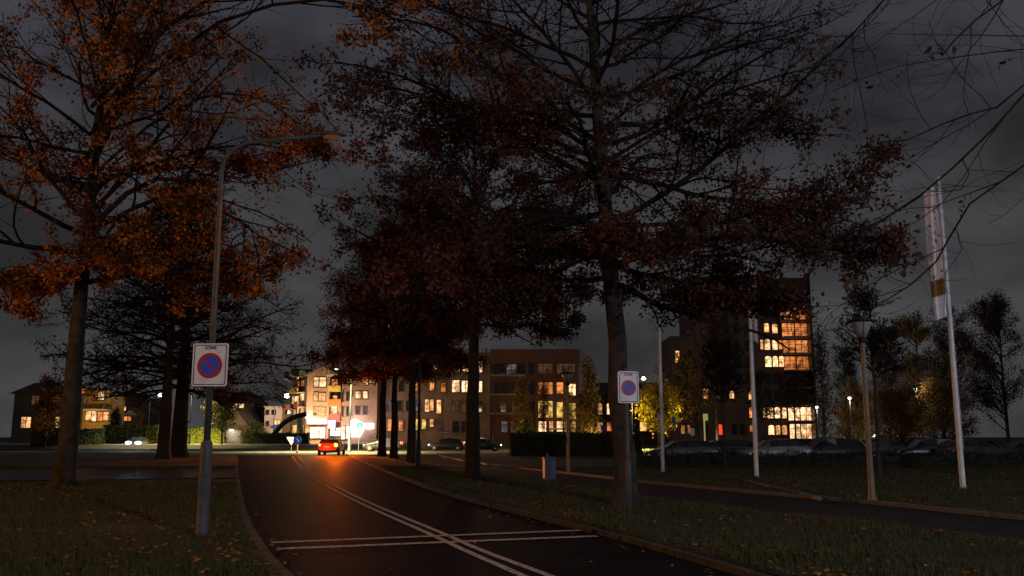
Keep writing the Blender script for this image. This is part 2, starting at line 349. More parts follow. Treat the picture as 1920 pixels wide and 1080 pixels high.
# left footpath across the verge, crossing street beyond
fp = MB(); a_, b_, c_, d_ = G(-200, 882, VZ), G(444, 879, VZ), G(448, 897, VZ), G(-200, 906, VZ)
fp.add([a_ + Vector((0, 0, .03)), b_ + Vector((0, 0, .03)), c_ + Vector((0, 0, .03)), d_ + Vector((0, 0, .03))], [(3, 2, 1, 0)]); struct(fp.build('footpath', 'foot'))
cr_ = MB().add([(-140, 90, .008), (140, 90, .008), (140, 104, .008), (-140, 104, .008)], [(0, 1, 2, 3)]); struct(cr_.build('crossing_street', 'street'))
MB().add([(-140, 108.2, .12), (-17, 108.2, .12), (-17, 115, .55), (-140, 115, .55)], [(0, 1, 2, 3)]).build('bank', 'soil')['kind'] = 'structure'
MB().box(-140, -17, 115.004, 150, -.02, .56).build('terrace', 'pale_paving')['kind'] = 'structure'
MB().box(-140, 140, 108, 113, -.02, .1).build('pavement', 'path')['kind'] = 'structure'
MB().box(-140, -9, 104, 108, -.02, .13).build('kerb_island', 'kerb')['kind'] = 'structure'
MB().box(-2, 140, 104, 107.9, -.02, .13).build('verge', 'lawn_lit')['kind'] = 'structure'
MB().box(-140, 140, 107.9, 108.1, -.02, .16).build('kerb', 'kerb')['kind'] = 'structure'
def ribbon(mb, pts, wd, z=.006):
    P = [Vector((p.x, p.y, z)) for p in pts]; vs = []
    for i, p in enumerate(P):
        t = (P[min(i + 1, len(P) - 1)] - P[max(i - 1, 0)]).normalized(); n = Vector((-t.y, t.x, 0))
        vs += [p - n * wd / 2, p + n * wd / 2]
    mb.add(vs, [(2 * i, 2 * i + 1, 2 * i + 3, 2 * i + 2) for i in range(len(P) - 1)])
def smooth(pts, n=8):
    o = []
    for i in range(len(pts) - 1):
        p0, p1, p2, p3 = pts[max(i - 1, 0)], pts[i], pts[i + 1], pts[min(i + 2, len(pts) - 1)]
        for k in range(n):
            t = k / n
            o.append(.5 * ((2 * p1) + (p2 - p0) * t + (2 * p0 - 5 * p1 + 4 * p2 - p3) * t * t + (3 * p1 - p0 - 3 * p2 + p3) * t ** 3))
    o.append(pts[-1]); return o
c1 = [(548, 856), (556, 866), (569, 880), (590, 896), (612, 911), (660, 936), (720, 964), (800, 999), (880, 1036), (985, 1082), (1080, 1125)]
c2 = [(559, 856), (568, 866), (581, 880), (603, 896), (628, 911), (680, 937), (742, 964), (822, 997), (905, 1033), (1035, 1082), (1140, 1125)]
mk = MB()
for c in (c1, c2):
    P = smooth([G(*p) for p in c], 10)
    seg = []; acc = 0.
    for i, p in enumerate(P):
        dash = 29.5 < p.y < 46.
        on = (not dash) or (int(p.y / 1.35) % 2 == 0)
        if on: seg.append(p)
        else:
            if len(seg) > 1: ribbon(mk, seg, .11)
            seg = []
    if len(seg) > 1: ribbon(mk, seg, .11)
for a, b in (((508, 1018), (1088, 995)), ((520, 1030), (1118, 1006))):
    pa, pb = G(*a), G(*b); ribbon(mk, [pa.lerp(pb, k / 8) for k in range(9)], .2, .0095)
struct(mk.build('road_marking', 'paint'))
mk = MB()
for k in range(9):   # blocks of the cycle crossing at the mouth of the road
    x = A(458 + k * 22, 846, 91.2).x; mk.box(x, x + .62, 91.0, 91.9, .0, .014)
struct(mk.build('road_marking', 'paint'))

# ---------------------------------------------------------------- vegetation
def nrm(a): return a / np.maximum(np.linalg.norm(a, axis=-1, keepdims=True), 1e-9)
class Tubes:
    def __init__(s): s.V = []; s.F = []; s.n = 0
    def add(s, P, Rr, S=4):
        Nn, K, _ = P.shape
        T = np.empty_like(P); T[:, 1:-1] = P[:, 2:] - P[:, :-2]; T[:, 0] = P[:, 1] - P[:, 0]; T[:, -1] = P[:, -1] - P[:, -2]; T = nrm(T)
        up = np.abs(nrm(P[:, -1] - P[:, 0])[:, 2:3]) > .85
        ref = np.where(up, np.array([[1., 0, 0]]), np.array([[0, 0, 1.]]))[:, None, :]
        U = nrm(np.cross(T, np.broadcast_to(ref, T.shape))); W = np.cross(T, U)
        a = np.arange(S) * 2 * np.pi / S
        ring = P[:, :, None] + Rr[:, :, None, None] * (np.cos(a)[None, None, :, None] * U[:, :, None] + np.sin(a)[None, None, :, None] * W[:, :, None])
        s.V.append(ring.reshape(-1, 3))
        b = s.n + (np.arange(Nn) * K * S)[:, None, None] + (np.arange(K - 1) * S)[None, :, None]
        k = np.arange(S)[None, None, :]; k2 = (k + 1) % S
        s.F.append(np.stack([b + k, b + k2, b + S + k2, b + S + k], -1).reshape(-1, 4)); s.n += Nn * K * S
    def build(s, name, m, parent): return np_mesh(name, np.concatenate(s.V), [np.concatenate(s.F)], m, parent, True)
def spawn(P, Rr, n, t0, t1, ang, lenf, K, rng, up=0., phi=.5, jit=.12, rmin=.004, taper=.6, minlen=.0):
    Nn, Kp, _ = P.shape
    plen = np.linalg.norm(np.diff(P, axis=1), axis=-1).sum(1)
    t = t0 + (t1 - t0) * (np.arange(n)[None] + rng.random((Nn, n))) / n
    x = np.clip(t * (Kp - 1), 0, Kp - 1.001); i0 = x.astype(int); fr = (x - i0)[..., None]; ii = np.arange(Nn)[:, None]
    pos = P[ii, i0] * (1 - fr) + P[ii, i0 + 1] * fr; rad = Rr[ii, i0] * (1 - fr[..., 0]) + Rr[ii, i0 + 1] * fr[..., 0]
    tan = nrm(P[ii, i0 + 1] - P[ii, i0])
    side = nrm(np.cross(tan, np.array([0, 0, 1.])) + 1e-6); upd = np.cross(side, tan)
    sgn = np.where((np.arange(n)[None] + rng.integers(0, 2, (Nn, 1))) % 2 == 0, 1., -1.)
    ph = rng.normal(0, phi, (Nn, n))
    lat = side * (sgn * np.cos(ph))[..., None] + upd * np.sin(ph)[..., None]
    a = ang * (.65 + .7 * rng.random((Nn, n)))[..., None]
    d = tan * np.cos(a) + lat * np.sin(a)
    Ln = np.maximum(plen[:, None] * lenf * (1 - taper * t) * (.55 + .8 * rng.random((Nn, n))), minlen)
    pos = pos.reshape(-1, 3); d = d.reshape(-1, 3); Ln = Ln.reshape(-1); rad = rad.reshape(-1)
    pts = [pos]
    for k in range(1, K):
        d = nrm(d + rng.normal(0, jit, d.shape) + np.array([0, 0, up / K])); pts.append(pts[-1] + d * (Ln / (K - 1))[:, None])
    C = np.stack(pts, 1)
    r0 = np.clip(np.minimum(rad * .6, .012 * Ln + rmin), rmin, None)
    CR = r0[:, None] * np.linspace(1, .35, K)[None]
    return C, np.maximum(CR, rmin * .8)
LEAF = np.array([(0, 0), (.3, .14), (.22, .3), (.5, .5), (.24, .58), (.3, .84), (0, 1.1), (-.3, .84), (-.24, .58), (-.5, .5), (-.22, .3), (-.3, .14)])
LEAF5 = np.array([(0, 0), (.42, .35), (.2, .62), (0, 1.1), (-.2, .62), (-.42, .35)])
def leaves(name, C, size, m, parent, rng, shape=LEAF, hang=.5):
    n = len(C)
    ax = rng.normal(0, 1, (n, 3)); ax[:, 2] -= hang; ax = nrm(ax)
    nn = nrm(np.cross(ax, rng.normal(0, 1, (n, 3)))); sd = np.cross(ax, nn)
    sz = size * (.6 + .8 * rng.random(n))
    K = len(shape)
    bend = (np.abs(shape[:, 0]) * .5)[None, :, None] * nn[:, None]
    V = C[:, None] + sz[:, None, None] * (shape[None, :, 0:1] * sd[:, None] + shape[None, :, 1:2] * ax[:, None] + bend)
    return np_mesh(name, V.reshape(-1, 3), [np.arange(n * K).reshape(n, K)], m, parent)
def clusters(Tw, n, m, spread, rng, weight=None):
    """n clusters of about m leaves near the ends of twigs Tw (N,K,3)"""
    tip = Tw[:, -1]; pr = np.ones(len(tip)) if weight is None else np.clip(weight(tip), 1e-6, None)
    idx = rng.choice(len(tip), n, p=pr / pr.sum())
    t = rng.random((n, m)) ** .7; x = t * (Tw.shape[1] - 1.001); i0 = x.astype(int); fr = (x - i0)[..., None]
    c = Tw[idx[:, None], i0] * (1 - fr) + Tw[idx[:, None], i0 + 1] * fr
    return (c + rng.normal(0, spread, c.shape)).reshape(-1, 3)
def limb_poly(pts, rng, K=12, r0=.1, r1=.02, jit=.03):
    P = np.array(smooth([Vector(p) for p in pts], 8)); s = np.linspace(0, len(P) - 1, K); i = np.minimum(s.astype(int), len(P) - 2); f = (s - i)[:, None]
    Q = P[i] * (1 - f) + P[i + 1] * f; Q[1:] += rng.normal(0, jit, Q[1:].shape); return Q, np.linspace(r0, r1, K)
def oak(name, label, base, H, r0, h0, rad, seed, nprim=46, nsec=10, nter=5, leafn=1500, leafm=9, lsize=.13, lm='leaf_rust', lweight=None, lean=(0, 0), extra=None, group='oak trees along the road', elev=None, twigr=.006, prof=None, spread=.16, lm2=None, shape=LEAF, jt=.13, phi=.55):
    rng = np.random.default_rng(seed); root = thing(name, label, 'tree', base, 0, group)
    K = 16; z = np.linspace(-.1, H, K); tr = np.stack([lean[0] * (np.maximum(z, 0) / H) ** 1.2 + rng.normal(0, .025, K) * (z > 1), lean[1] * (z / H) + rng.normal(0, .025, K) * (z > 1), z], 1)
    rr = r0 * np.clip(1 - .93 * (np.maximum(z, 0) / H) ** .9, .05, 1); rr[0] = r0 * 1.45; rr[1] = max(rr[1], r0 * .98)
    tb = Tubes()
    z2 = np.sort(np.concatenate([z, [.15, .35, .7]])); P = np.stack([np.interp(z2, z, tr[:, i]) for i in range(3)], 1)
    rz = np.where(z2 < 1.4, r0 * (1 + .5 * np.exp(-np.maximum(z2, 0) / .25)), r0 * np.clip(1 - .93 * (np.maximum(z2 - 1.4, 0) / (H - 1.4)) ** .9, .05, 1))
    tb.add(P[None], rz[None], 14); tb.build('trunk', 'bark', root)
    # primary limbs
    f = (np.arange(nprim) + rng.random(nprim)) / nprim; hz = h0 + (H - h0 - .3) * f ** 1.1
    az = np.arange(nprim) * 2.399 + rng.normal(0, .35, nprim)
    el = (elev or (lambda q: np.interp(q, [0, .25, .6, 1], [-.22, .12, .6, 1.15])))(f) + rng.normal(0, .17, nprim)
    pf = (prof or (lambda q: np.interp(q, [0, .12, .35, .7, 1], [.75, 1., 1., .75, .2])))(f)
    Ln = rad * pf * (.8 + .35 * rng.random(nprim))
    st = np.stack([np.interp(hz, z, tr[:, i]) for i in range(3)], 1); d = np.stack([np.cos(az) * np.cos(el), np.sin(az) * np.cos(el), np.sin(el)], 1)
    Kp = 10; pts = [st]
    for k in range(1, Kp):
        d = nrm(d + rng.normal(0, .12, d.shape) + np.array([0, 0, .05 - .1 * k / Kp]) * 1.); pts.append(pts[-1] + d * (Ln / (Kp - 1))[:, None])
    P1 = np.stack(pts, 1); zf = h0 - .4 if group else -9.; lift = lambda Q: Q.__setitem__((Ellipsis, 2), np.where(Q[..., 2] < zf, zf + (Q[..., 2] - zf) * .48, Q[..., 2])); lift(P1); tr_at = np.interp(hz, z, rr)
    R1 = np.minimum(tr_at * .5, .014 * Ln + .012)[:, None] * np.linspace(1, .22, Kp)[None]
    if extra is not None:
        X = [limb_poly([Vector(q) - Vector(base) for q in e], rng, Kp, r_, .01, .035) for e, r_ in extra]
        P1 = np.concatenate([P1, np.stack([x[0] for x in X])]); R1 = np.concatenate([R1, np.stack([x[1] for x in X])])
    lb = Tubes(); lb.add(P1, R1, 6)
    P2, R2 = spawn(P1, R1, nsec, .18, .98, .85, .42, 7, rng, .12, phi, jt, twigr * 1.3)
    lift(P2); lb.add(P2, R2, 4); lb.build('limbs', 'twig', root)
    P3, R3 = spawn(P2, R2, nter, .2, 1., .75, .5, 5, rng, .15, phi * 1.25, jt * 1.4, twigr, minlen=.25)
    lift(P3); tw = Tubes(); tw.add(P3, R3, 3); tw.build('twigs', 'twig', root)
    if leafn:
        wf = lweight or (lambda t: np.interp(t[:, 2], [h0 - 1, h0 + .45 * (H - h0), H], [1, .8, .12]))
        C = clusters(P3, leafn, leafm, spread, rng, wf)
        if lm2:
            s = rng.random(len(C)) < .35
            leaves('foliage', C[~s], lsize, lm, root, rng, shape); leaves('foliage', C[s], lsize, lm2, root, rng, shape)
        else: leaves('foliage', C, lsize, lm, root, rng, shape)
    return root

# big left oak, its orange skirt lit from the street lamp beside it
bA = G(118, 912, VZ); YA = bA.y
exA = [([A(172, 250, YA), A(300, 120, YA - 2), A(470, 20, YA - 4), A(640, 0, YA - 6), A(770, 50, YA - 7), A(860, 120, YA - 7.5)], .075),
       ([A(172, 200, YA), A(340, 30, YA - 2.5), A(520, -60, YA - 5), A(700, -50, YA - 6.5), A(850, 30, YA - 7.5)], .075),
       ([A(176, 440, YA), A(230, 370, YA - 1), A(330, 330, YA - 2), A(420, 400, YA - 3), A(500, 450, YA - 3.2), A(560, 475, YA - 3.2)], .1),
       ([A(176, 430, YA), A(215, 340, YA - .5), A(300, 280, YA - 1), A(400, 340, YA - 1), A(560, 310, YA - 1.5), A(620, 290, YA - 2)], .06),
       ([A(172, 330, YA), A(290, 230, YA - 1), A(400, 180, YA - 3), A(500, 190, YA - 4), A(590, 250, YA - 5)], .06),
       ([A(172, 480, YA), A(200, 440, YA - 1), A(235, 400, YA - 2), A(240, 450, YA - 2.5), A(225, 480, YA - 2.6)], .06),
       ([A(170, 300, YA), A(240, 160, YA), A(280, 60, YA), A(310, -40, YA), A(330, -200, YA)], .2),
       ([A(155, 520, YA), A(120, 515, YA - .3), A(80, 530, YA - .6), A(20, 520, YA - 1)], .055)]
def wA(t):
    x = t[:, 0] + bA.x; y = t[:, 1] + bA.y; z = t[:, 2]
    px = 960 + F * x / y
    hi = np.clip((z / y - .36) / .03, 0, 1)
    return (np.interp(px, [0, 450, 560, 600, 610, 900], [1., .7, .5, .3, .0, 0.]) * (1 - hi) + hi * np.interp(px, [0, 450, 540, 600, 900], [1., .5, 1.2, 3., 3.])) * np.interp(z, [4, 7, 9, 13, 18], [1.3, 1.3, .8, .7, .3])
oak('oak_tree', 'large oak with orange leaves rising from the lawn at the far left, nearest left trunk', bA, 19, .30, 6.3, 7.4, 11, 48, 12, 7, 2300, 30, .088, 'leaf_or', wA, (.4, 0), exA, spread=.12, elev=lambda q: np.interp(q, [0, .2, .6, 1], [-.05, .3, .75, 1.2]), lm2='leaf_rust')
# nearest right oak
bC = G(1174, 948, VZ); YC = bC.y
exC = [([A(1150, 420, YC), A(1290, 420, YC - .5), A(1420, 400, YC - 1), A(1540, 370, YC - 1), A(1640, 335, YC - 1)], .055),
       ([A(1150, 440, YC), A(1270, 480, YC + .3), A(1400, 470, YC + .2), A(1520, 445, YC), A(1590, 455, YC)], .05),
       ([A(1140, 300, YC), A(1260, 235, YC - .6), A(1400, 205, YC - 1), A(1540, 235, YC - 1)], .05),
       ([A(1138, 200, YC), A(1280, 110, YC), A(1400, 65, YC - .3), A(1540, 20, YC - .5)], .05),
       ([A(1140, 300, YC), A(1000, 215, YC - .5), A(860, 235, YC - 1.), A(700, 190, YC - 1.5)], .055),
       ([A(1150, 470, YC), A(1060, 500, YC - 1), A(990, 560, YC - 1.5), A(960, 620, YC - 1.6)], .045)]
oak('oak_tree', 'tall oak with dark red leaves, trunk just behind the right zone sign', bC, 18.5, .245, 4.9, 6.3, 21, 58, 16, 10, 2300, 22, .078, 'leaf_brown', lambda t: np.interp(t[:, 2], [3, 5, 8.4, 9.3, 11, 18], [.7, 1.2, 1.1, .2, .05, .02]), (-1.1, 0), exC, spread=.12, lm2='leaf_rust', twigr=.0075, phi=.32, elev=lambda q: np.interp(q, [0, .15, .35, .7, 1], [-.2, -.02, .25, .75, 1.2]))
bD = G(886, 897, VZ)
oak('oak_tree', 'oak with dense rusty crown on the right verge, second trunk from the camera', bD, 13.8, .27, 5.6, 5.7, 31, 50, 12, 7, 2100, 26, .088, 'leaf_rust', lambda t: np.interp(t[:, 2], [3, 5, 8, 10, 14], [1.1, 1.2, 1., .3, .1]), (0, 0), spread=.13, lm2='leaf_brown', twigr=.009, prof=lambda q: np.interp(q, [0, .15, .4, .7, 1], [.85, 1., .85, .55, .15]))
for (px, py, H, r0, rad, sd, lab) in ((771, 866, 15.5, .26, 6.0, 41, 'oak with rusty crown, third trunk along the right verge beside the thin lamp post'),
                                      (738, 859, 15.5, .26, 6.2, 42, 'oak farther along the right verge, fourth of the row of trunks'),
                                      (716, 856, 16, .3, 6.5, 43, 'farthest oak of the right verge row, trunk nearest the red car')):
    oak('oak_tree', lab, G(px, py, VZ), H, r0, 6.6, rad, sd, 42, 11, 7, 1400, 22, .12, 'leaf_rust', lambda t: np.interp(t[:, 2], [3, 5, 9, 12, 16], [1.2, 1.2, .8, .4, .15]), twigr=.014, shape=LEAF5, lm2='leaf_or' if sd > 41 else 'leaf_brown', spread=.25)
for (px, py, H, r0, rad, sd, lab) in ((306, 861, 17.5, .42, 7.6, 51, 'bare brown tree on the left verge, slimmer left trunk of the close pair'),
                                      (334, 857, 20.5, .58, 8.6, 52, 'bare brown tree on the left verge, thicker right trunk of the close pair')):
    oak('oak_tree', lab, G(px, py, VZ), H, r0, 5.0, rad, sd, 60, 13, 10, 1300, 7, .15, 'leaf_brown', None, twigr=.017, shape=LEAF5, spread=.3, elev=lambda q: np.interp(q, [0, .25, .6, 1], [-.12, .2, .65, 1.2]), prof=lambda q: np.interp(q, [0, .15, .4, .7, 1], [.85, 1.05, .95, .62, .2]))
# bare tree whose trunk stands outside the right edge, limbs hang into the frame
bR = Vector((15.5, 14., .03))
YR = 14.
exR = [([(15.4, 14, 7.4), A(2080, 60, YR), A(1900, 210, YR), A(1760, 340, YR - .3), A(1640, 425, YR - .5), A(1530, 458, YR - .6)], .026),
       ([(15.3, 14, 9.2), A(1950, -330, YR), A(1740, -90, YR), A(1640, 10, YR), A(1570, 90, YR), A(1480, 150, YR)], .026),
       ([(15.4, 14, 6.4), A(2150, 200, YR), A(1850, 360, YR), A(1770, 465, YR - .2), A(1700, 545, YR - .4), A(1630, 575, YR - .4)], .022),
       ([(15.4, 14, 7.9), A(2080, 40, YR + .5), A(1900, 180, YR + .6), A(1780, 235, YR + .7), A(1650, 268, YR + .8)], .026),
       ([(15.4, 14, 8.4), A(2100, -140, YR - 1), A(1950, -60, YR - 1.4), A(1840, 30, YR - 1.6), A(1770, 110, YR - 1.6)], .028)]
oak('bare_tree', 'nearly bare tree at the right edge with thin limbs hanging into the sky', bR, 13, .22, 8., 3.2, 61, 14, 8, 6, 40, 9, .09, 'leaf_brown', None, (0, 0), exR, twigr=.0042, group=None, spread=.06, jt=.14)

def bush_tree(name, label, base, H, crown_z0, rx, ry, n, m, seed, lsize=.2, lump=.5, trunk_r=.12, group=None, pointed=False, cat='tree', sparse=0.):
    rng = np.random.default_rng(seed); root = thing(name, label, cat, base, 0, group)
    cz = (H + crown_z0) / 2; hz = (H - crown_z0) / 2
    tb = Tubes(); zz = np.linspace(-.05, H * .92, 8); tb.add(np.stack([rng.normal(0, .03, 8), rng.normal(0, .03, 8), zz], 1)[None], (trunk_r * np.linspace(1, .15, 8))[None], 8); tb.build('trunk', 'bark', root)
    nl = 26 if pointed else 40; lb = Tubes(); f = rng.random(nl); st = np.stack([np.zeros(nl), np.zeros(nl), crown_z0 * .8 + (H * .85 - crown_z0 * .8) * f], 1)
    az = rng.random(nl) * 6.28; el = .5 + .5 * rng.random(nl) if not pointed else 1.1 + .2 * rng.random(nl)
    lw = rx * (.9 - .5 * f) / np.cos(el) * .8; d = np.stack([np.cos(az) * np.cos(el), np.sin(az) * np.cos(el), np.sin(el)], 1)
    P1 = np.stack([st + d * (lw * k / 5)[:, None] + rng.normal(0, .04 * k, st.shape) for k in range(6)], 1); R1 = (trunk_r * .35 * np.linspace(1, .2, 6))[None].repeat(nl, 0)
    lb.add(P1, R1, 4); P2, R2 = spawn(P1, R1, 9, .2, 1, .7, .45, 4, rng, .3, .7, .15, .016); lb.add(P2, R2, 3); P3, R3 = spawn(P2, R2, 6, .2, 1, .7, .55, 3, rng, .3, .7, .15, .012); lb.add(P3, R3, 3); lb.build('limbs', 'twig', root)
    nc = max(n // 14, 8); u = nrm(rng.normal(0, 1, (nc, 3))) * (rng.random((nc, 1)) ** .45)
    cen = u * np.array([rx, ry, hz]) + np.array([0, 0, cz])
    if pointed:
        k = np.clip((cen[:, 2] - crown_z0) / (H - crown_z0), 0, 1); cen[:, :2] *= (1.15 - .95 * k ** 1.3)[:, None]
    C = (cen[:, None] + rng.normal(0, lump, (nc, 14, 3))).reshape(-1, 3)
    C[:, 2] = np.maximum(C[:, 2], .05)
    if not pointed and cat == 'tree' and m != 'leaf_yel': C = clusters(P3, max(n // 12, 8), 12, .5 * lump, rng)
    leaves('foliage', C, lsize, m, root, rng, LEAF5); return root
def hedge(name, label, p0, p1, wd, H, n, m, seed, lsize=.09, group='clipped hedges'):
    rng = np.random.default_rng(seed); d = Vector(p1) - Vector(p0); Lh = d.length
    root = thing(name, label, 'hedge', p0, math.atan2(d.y, d.x), group)
    MB().box(.1, Lh - .1, -wd / 2 + .12, wd / 2 - .12, 0, H - .12).build('branches', 'leaf_dark', root)
    face = rng.random(n); x = rng.random(n) * Lh; top = face < .35
    wob = .06 * np.sin(x * 1.7 + seed) + .05 * np.sin(x * 4.1)
    y = np.where(top, (rng.random(n) - .5) * wd, np.where(face < .8, -wd / 2, wd / 2) + rng.normal(0, .05, n))
    z = np.where(top, H + wob + rng.normal(0, .05, n), rng.random(n) * H)
    leaves('foliage', np.stack([x, y, z], 1), lsize, m, root, rng, LEAF5, 0.); return root

# grass and fallen leaves
rng = np.random.default_rng(5)
def scatter(n, dmax, dmin=6., px0=-60, px1=1990):
    d = dmin + (dmax - dmin) * rng.random(n); px = px0 + (px1 - px0) * rng.random(n)
    return (px - 960) / F * d, d
def on_grass(x, y):
    left = (x < eL(y) - .16); mid = (x > eR(y) + .18) & (x < eN(y) - .12); right = (x > eF(y) + .14)
    fy0, fy1 = G(100, 905, VZ).y, G(100, 881, VZ).y
    left &= ~((y > fy0 - .3) & (y < fy1 + .3))
    z = np.where(left | mid, VZ, .03); return left | mid | right, z
x, y = scatter(230000, 46.); k, z = on_grass(x, y); x, y, z = x[k], y[k], z[k]; n = len(x)
h = (.05 + .06 * rng.random(n)) * (1 + .5 * np.sin(x * 1.3) * np.sin(y * .9)); a = rng.random(n) * 6.28; wd = .006 + .0004 * y
bx, by = np.cos(a) * wd, np.sin(a) * wd; tx, ty = rng.normal(0, .03, n), rng.normal(0, .03, n)
V = np.stack([np.stack([x - bx, y - by, z - .02], 1), np.stack([x + bx, y + by, z - .02], 1), np.stack([x + tx, y + ty, z + h], 1)], 1)
tag(np_mesh('grass', V.reshape(-1, 3), [np.arange(n * 3).reshape(n, 3)], 'grass'), 'short dull green grass on the verges and lawns', 'grass', kind='stuff')
x, y = scatter(13000, 42.); k_ = (np.sin(x * .9 + 1.3 * np.sin(y * .5)) + np.sin(y * .7 + x * .4) + rng.normal(0, .9, len(x))) > -.1; x, y = x[k_], y[k_]; k, z = on_grass(x, y); edge_ok = (rng.random(len(x)) < .02) | ((rng.random(len(x)) < .55) & (np.minimum(np.abs(x - eR(y)), np.abs(x - eL(y))) < .45))
k2 = k | edge_ok; z = np.where(k, z, .0); x, y, z = x[k2], y[k2], z[k2]; kk = k[k2]
o = leaves('fallen_leaves', np.stack([x, y, z + np.where(kk, .05, .012)], 1), .07, 'litter', None, rng, LEAF, 0.)
v = np.empty(len(o.data.vertices) * 3, dtype=np.float32); o.data.vertices.foreach_get('co', v); v = v.reshape(-1, 12, 3)
zz = v[:, :, 2]; v[:, :, 2] = np.maximum(z[:, None] + .006, z[:, None] + np.where(kk, .05, .012)[:, None] + (zz - zz.mean(1, keepdims=True)) * .35); o.data.vertices.foreach_set('co', v.ravel()); o.data.update()
tag(o, 'fallen brown and orange oak leaves scattered over the grass', 'leaves', kind='stuff')

# ---------------------------------------------------------------- street furniture
def street_lamp(label, base, H, arm, az, lit=None, post_r=.055, base_h=2.2, m='galv', power=0, color=(1, .85, .65), group='street lamps', head=1., spot=128):
    root = thing('street_lamp', label, 'street lamp', base, az, group)      # arm reaches along local +x
    MB().lathe([(post_r * 2.15, -.05), (post_r * 2.1, .06), (post_r * 1.95, base_h * .9), (post_r * 1.9, base_h * .965), (post_r * 1.2, base_h)], 18).build('base_section', m, root, True)
    MB().box(-.055, .055, -post_r * 2.12, -post_r * 1.9, .55, .95).build('service_door', m, root)
    pa = [(0, 0, base_h - .02), (0, 0, H * .6), (0, 0, H - .55)] + [(arm * .35 * (1 - math.cos(R(a))), 0, H - .55 + .5 * math.sin(R(a))) for a in (25, 50, 75)] + [(arm * .6, 0, H + .02), (arm, 0, H + .1)]
    MB().tube(pa, [post_r * 1.15, post_r, post_r * .8] + [post_r * .7] * 5, 14).build('pole', m, root, True)
    hd = MB(); pr = [(arm - .1, .04), (arm, .07), (arm + .2 * head, .1), (arm + .5 * head, .11), (arm + .68 * head, .08), (arm + .74 * head, .03)]
    vs = []; n = 12
    for x_, r_ in pr:
        for k in range(n):
            a = 2 * math.pi * k / n; vs.append((x_, r_ * 1.35 * math.cos(a) * head, H + .13 + r_ * (.9 if math.sin(a) > 0 else .35) * math.sin(a) * head))
    hd.add(vs, [(i * n + k, i * n + (k + 1) % n, (i + 1) * n + (k + 1) % n, (i + 1) * n + k) for i in range(len(pr) - 1) for k in range(n)] + [tuple(range(n))[::-1], tuple(range((len(pr) - 1) * n, len(pr) * n))])
    h = hd.build('luminaire', m, root, True)
    MB().ball((arm + .38 * head, 0, H + .1), *((.13 * head, 12, 1.9, .85, .62) if head <= 1.01 else (.17 * head, 12, 1.25, 1., .95))).build('lens', M['e_' + lit] if lit else M['frost'], h, True)
    if power and spot: light('SPOT', (arm + .38 * head, 0, H - .12 - .2 * head), power, color, root, .14, spot_size=R(spot), spot_blend=.35 if spot < 130 else .8)
    elif power: light('POINT', (arm + .38 * head, 0, H - .22), power, color, root, .14)
    return root
NL = G(378, 1008, VZ)
hl = A(412, 268, NL.y).z
street_lamp('tall grey street lamp carrying the left zone sign, its arm over the road', NL, hl, 1.5, R(8), 'soddim', .046, 1.45, 'galv', 150, (1, .36, .06), head=.62, spot=165)
NL2 = G(784, 881, VZ); street_lamp('thin grey street lamp on the right verge with a dim red glow under its arm', NL2, A(760, 618, NL2.y).z, 1.2, R(180), 'sod', .055, 1.4)
JL = Vector(A(655, 848, 92)); JL.z = .1
street_lamp('street lamp beside the red car, white lit pole at the junction', JL, 8.2, 1.2, R(190), 'lamp', .07, 2, 'polewhite', 90000, (1, .8, .33), spot=130)
for (px, py, Y, az, lab, lit, pw, colr, hd) in (
        (512, 744, 135, 0, 'lit curved street lamp before the pale flat roofed house', 'lamp', 2300, (1, .82, .66), 2.2),
        (276, 742, 150, 0, 'lit street lamp over the hedge left of the paired trunks', 'lampw', 150, (1, .9, .75), 2.),
        (355, 712, 118, 180, 'pale street lamp behind the left zone sign, hedge at its foot', 'lamp', 14000, (1, .82, .4), 1.),
        (926, 702, 128, 0, 'unlit curved street lamp before the long brown brick building', None, 0, None, 1.),
        (1186, 712, 100, 0, 'lit street lamp peeping out behind the right zone sign', 'lamp', 70000, (1, .8, .32), 1.25)):
    b = A(px, 830, Y); b.z = .05; street_lamp(lab, b, A(px, py, Y).z, .9, R(az), lit, .07, 2, 'galv', pw, colr or (1, 1, 1), 'street lamps', hd)

def blobs(px, py, Y, lab, pw=350):
    b = A(px, 830, Y); b.z = 0
    root = thing('path_lamp', lab, 'lamp', b, 0, 'lit path lamps among the far right trees'); h = A(px, py, Y).z
    MB().tube([(0, 0, -.05), (0, 0, h - .2)], .06, 10).build('pole', 'dkmetal', root)
    MB().lathe([(.04, h - .12), (.12, h - .06), (.15, h + .06), (.1, h + .12)], 12).build('lamp_head', 'e_lampw', root, True)
    MB().lathe([(.2, h + .121), (.2, h + .14), (.06, h + .2)], 14).build('cap', 'dkmetal', root)
    light('POINT', (0, -.4, h - .3), pw, (1, .9, .65), root, .15)
blobs(1535, 764, 100, 'small white lit lamp beside the right foot of the tower'); blobs(1598, 747, 88, 'small lit lamp just left of the post top lamp head'); blobs(1724, 730, 86, 'highest small lit lamp, among the trees at far right')
blobs(1694, 807, 92, 'lowest small lit lamp among the far right trees', 200); blobs(1640, 817, 96, 'small lit lamp low behind the post top lamp', 200)

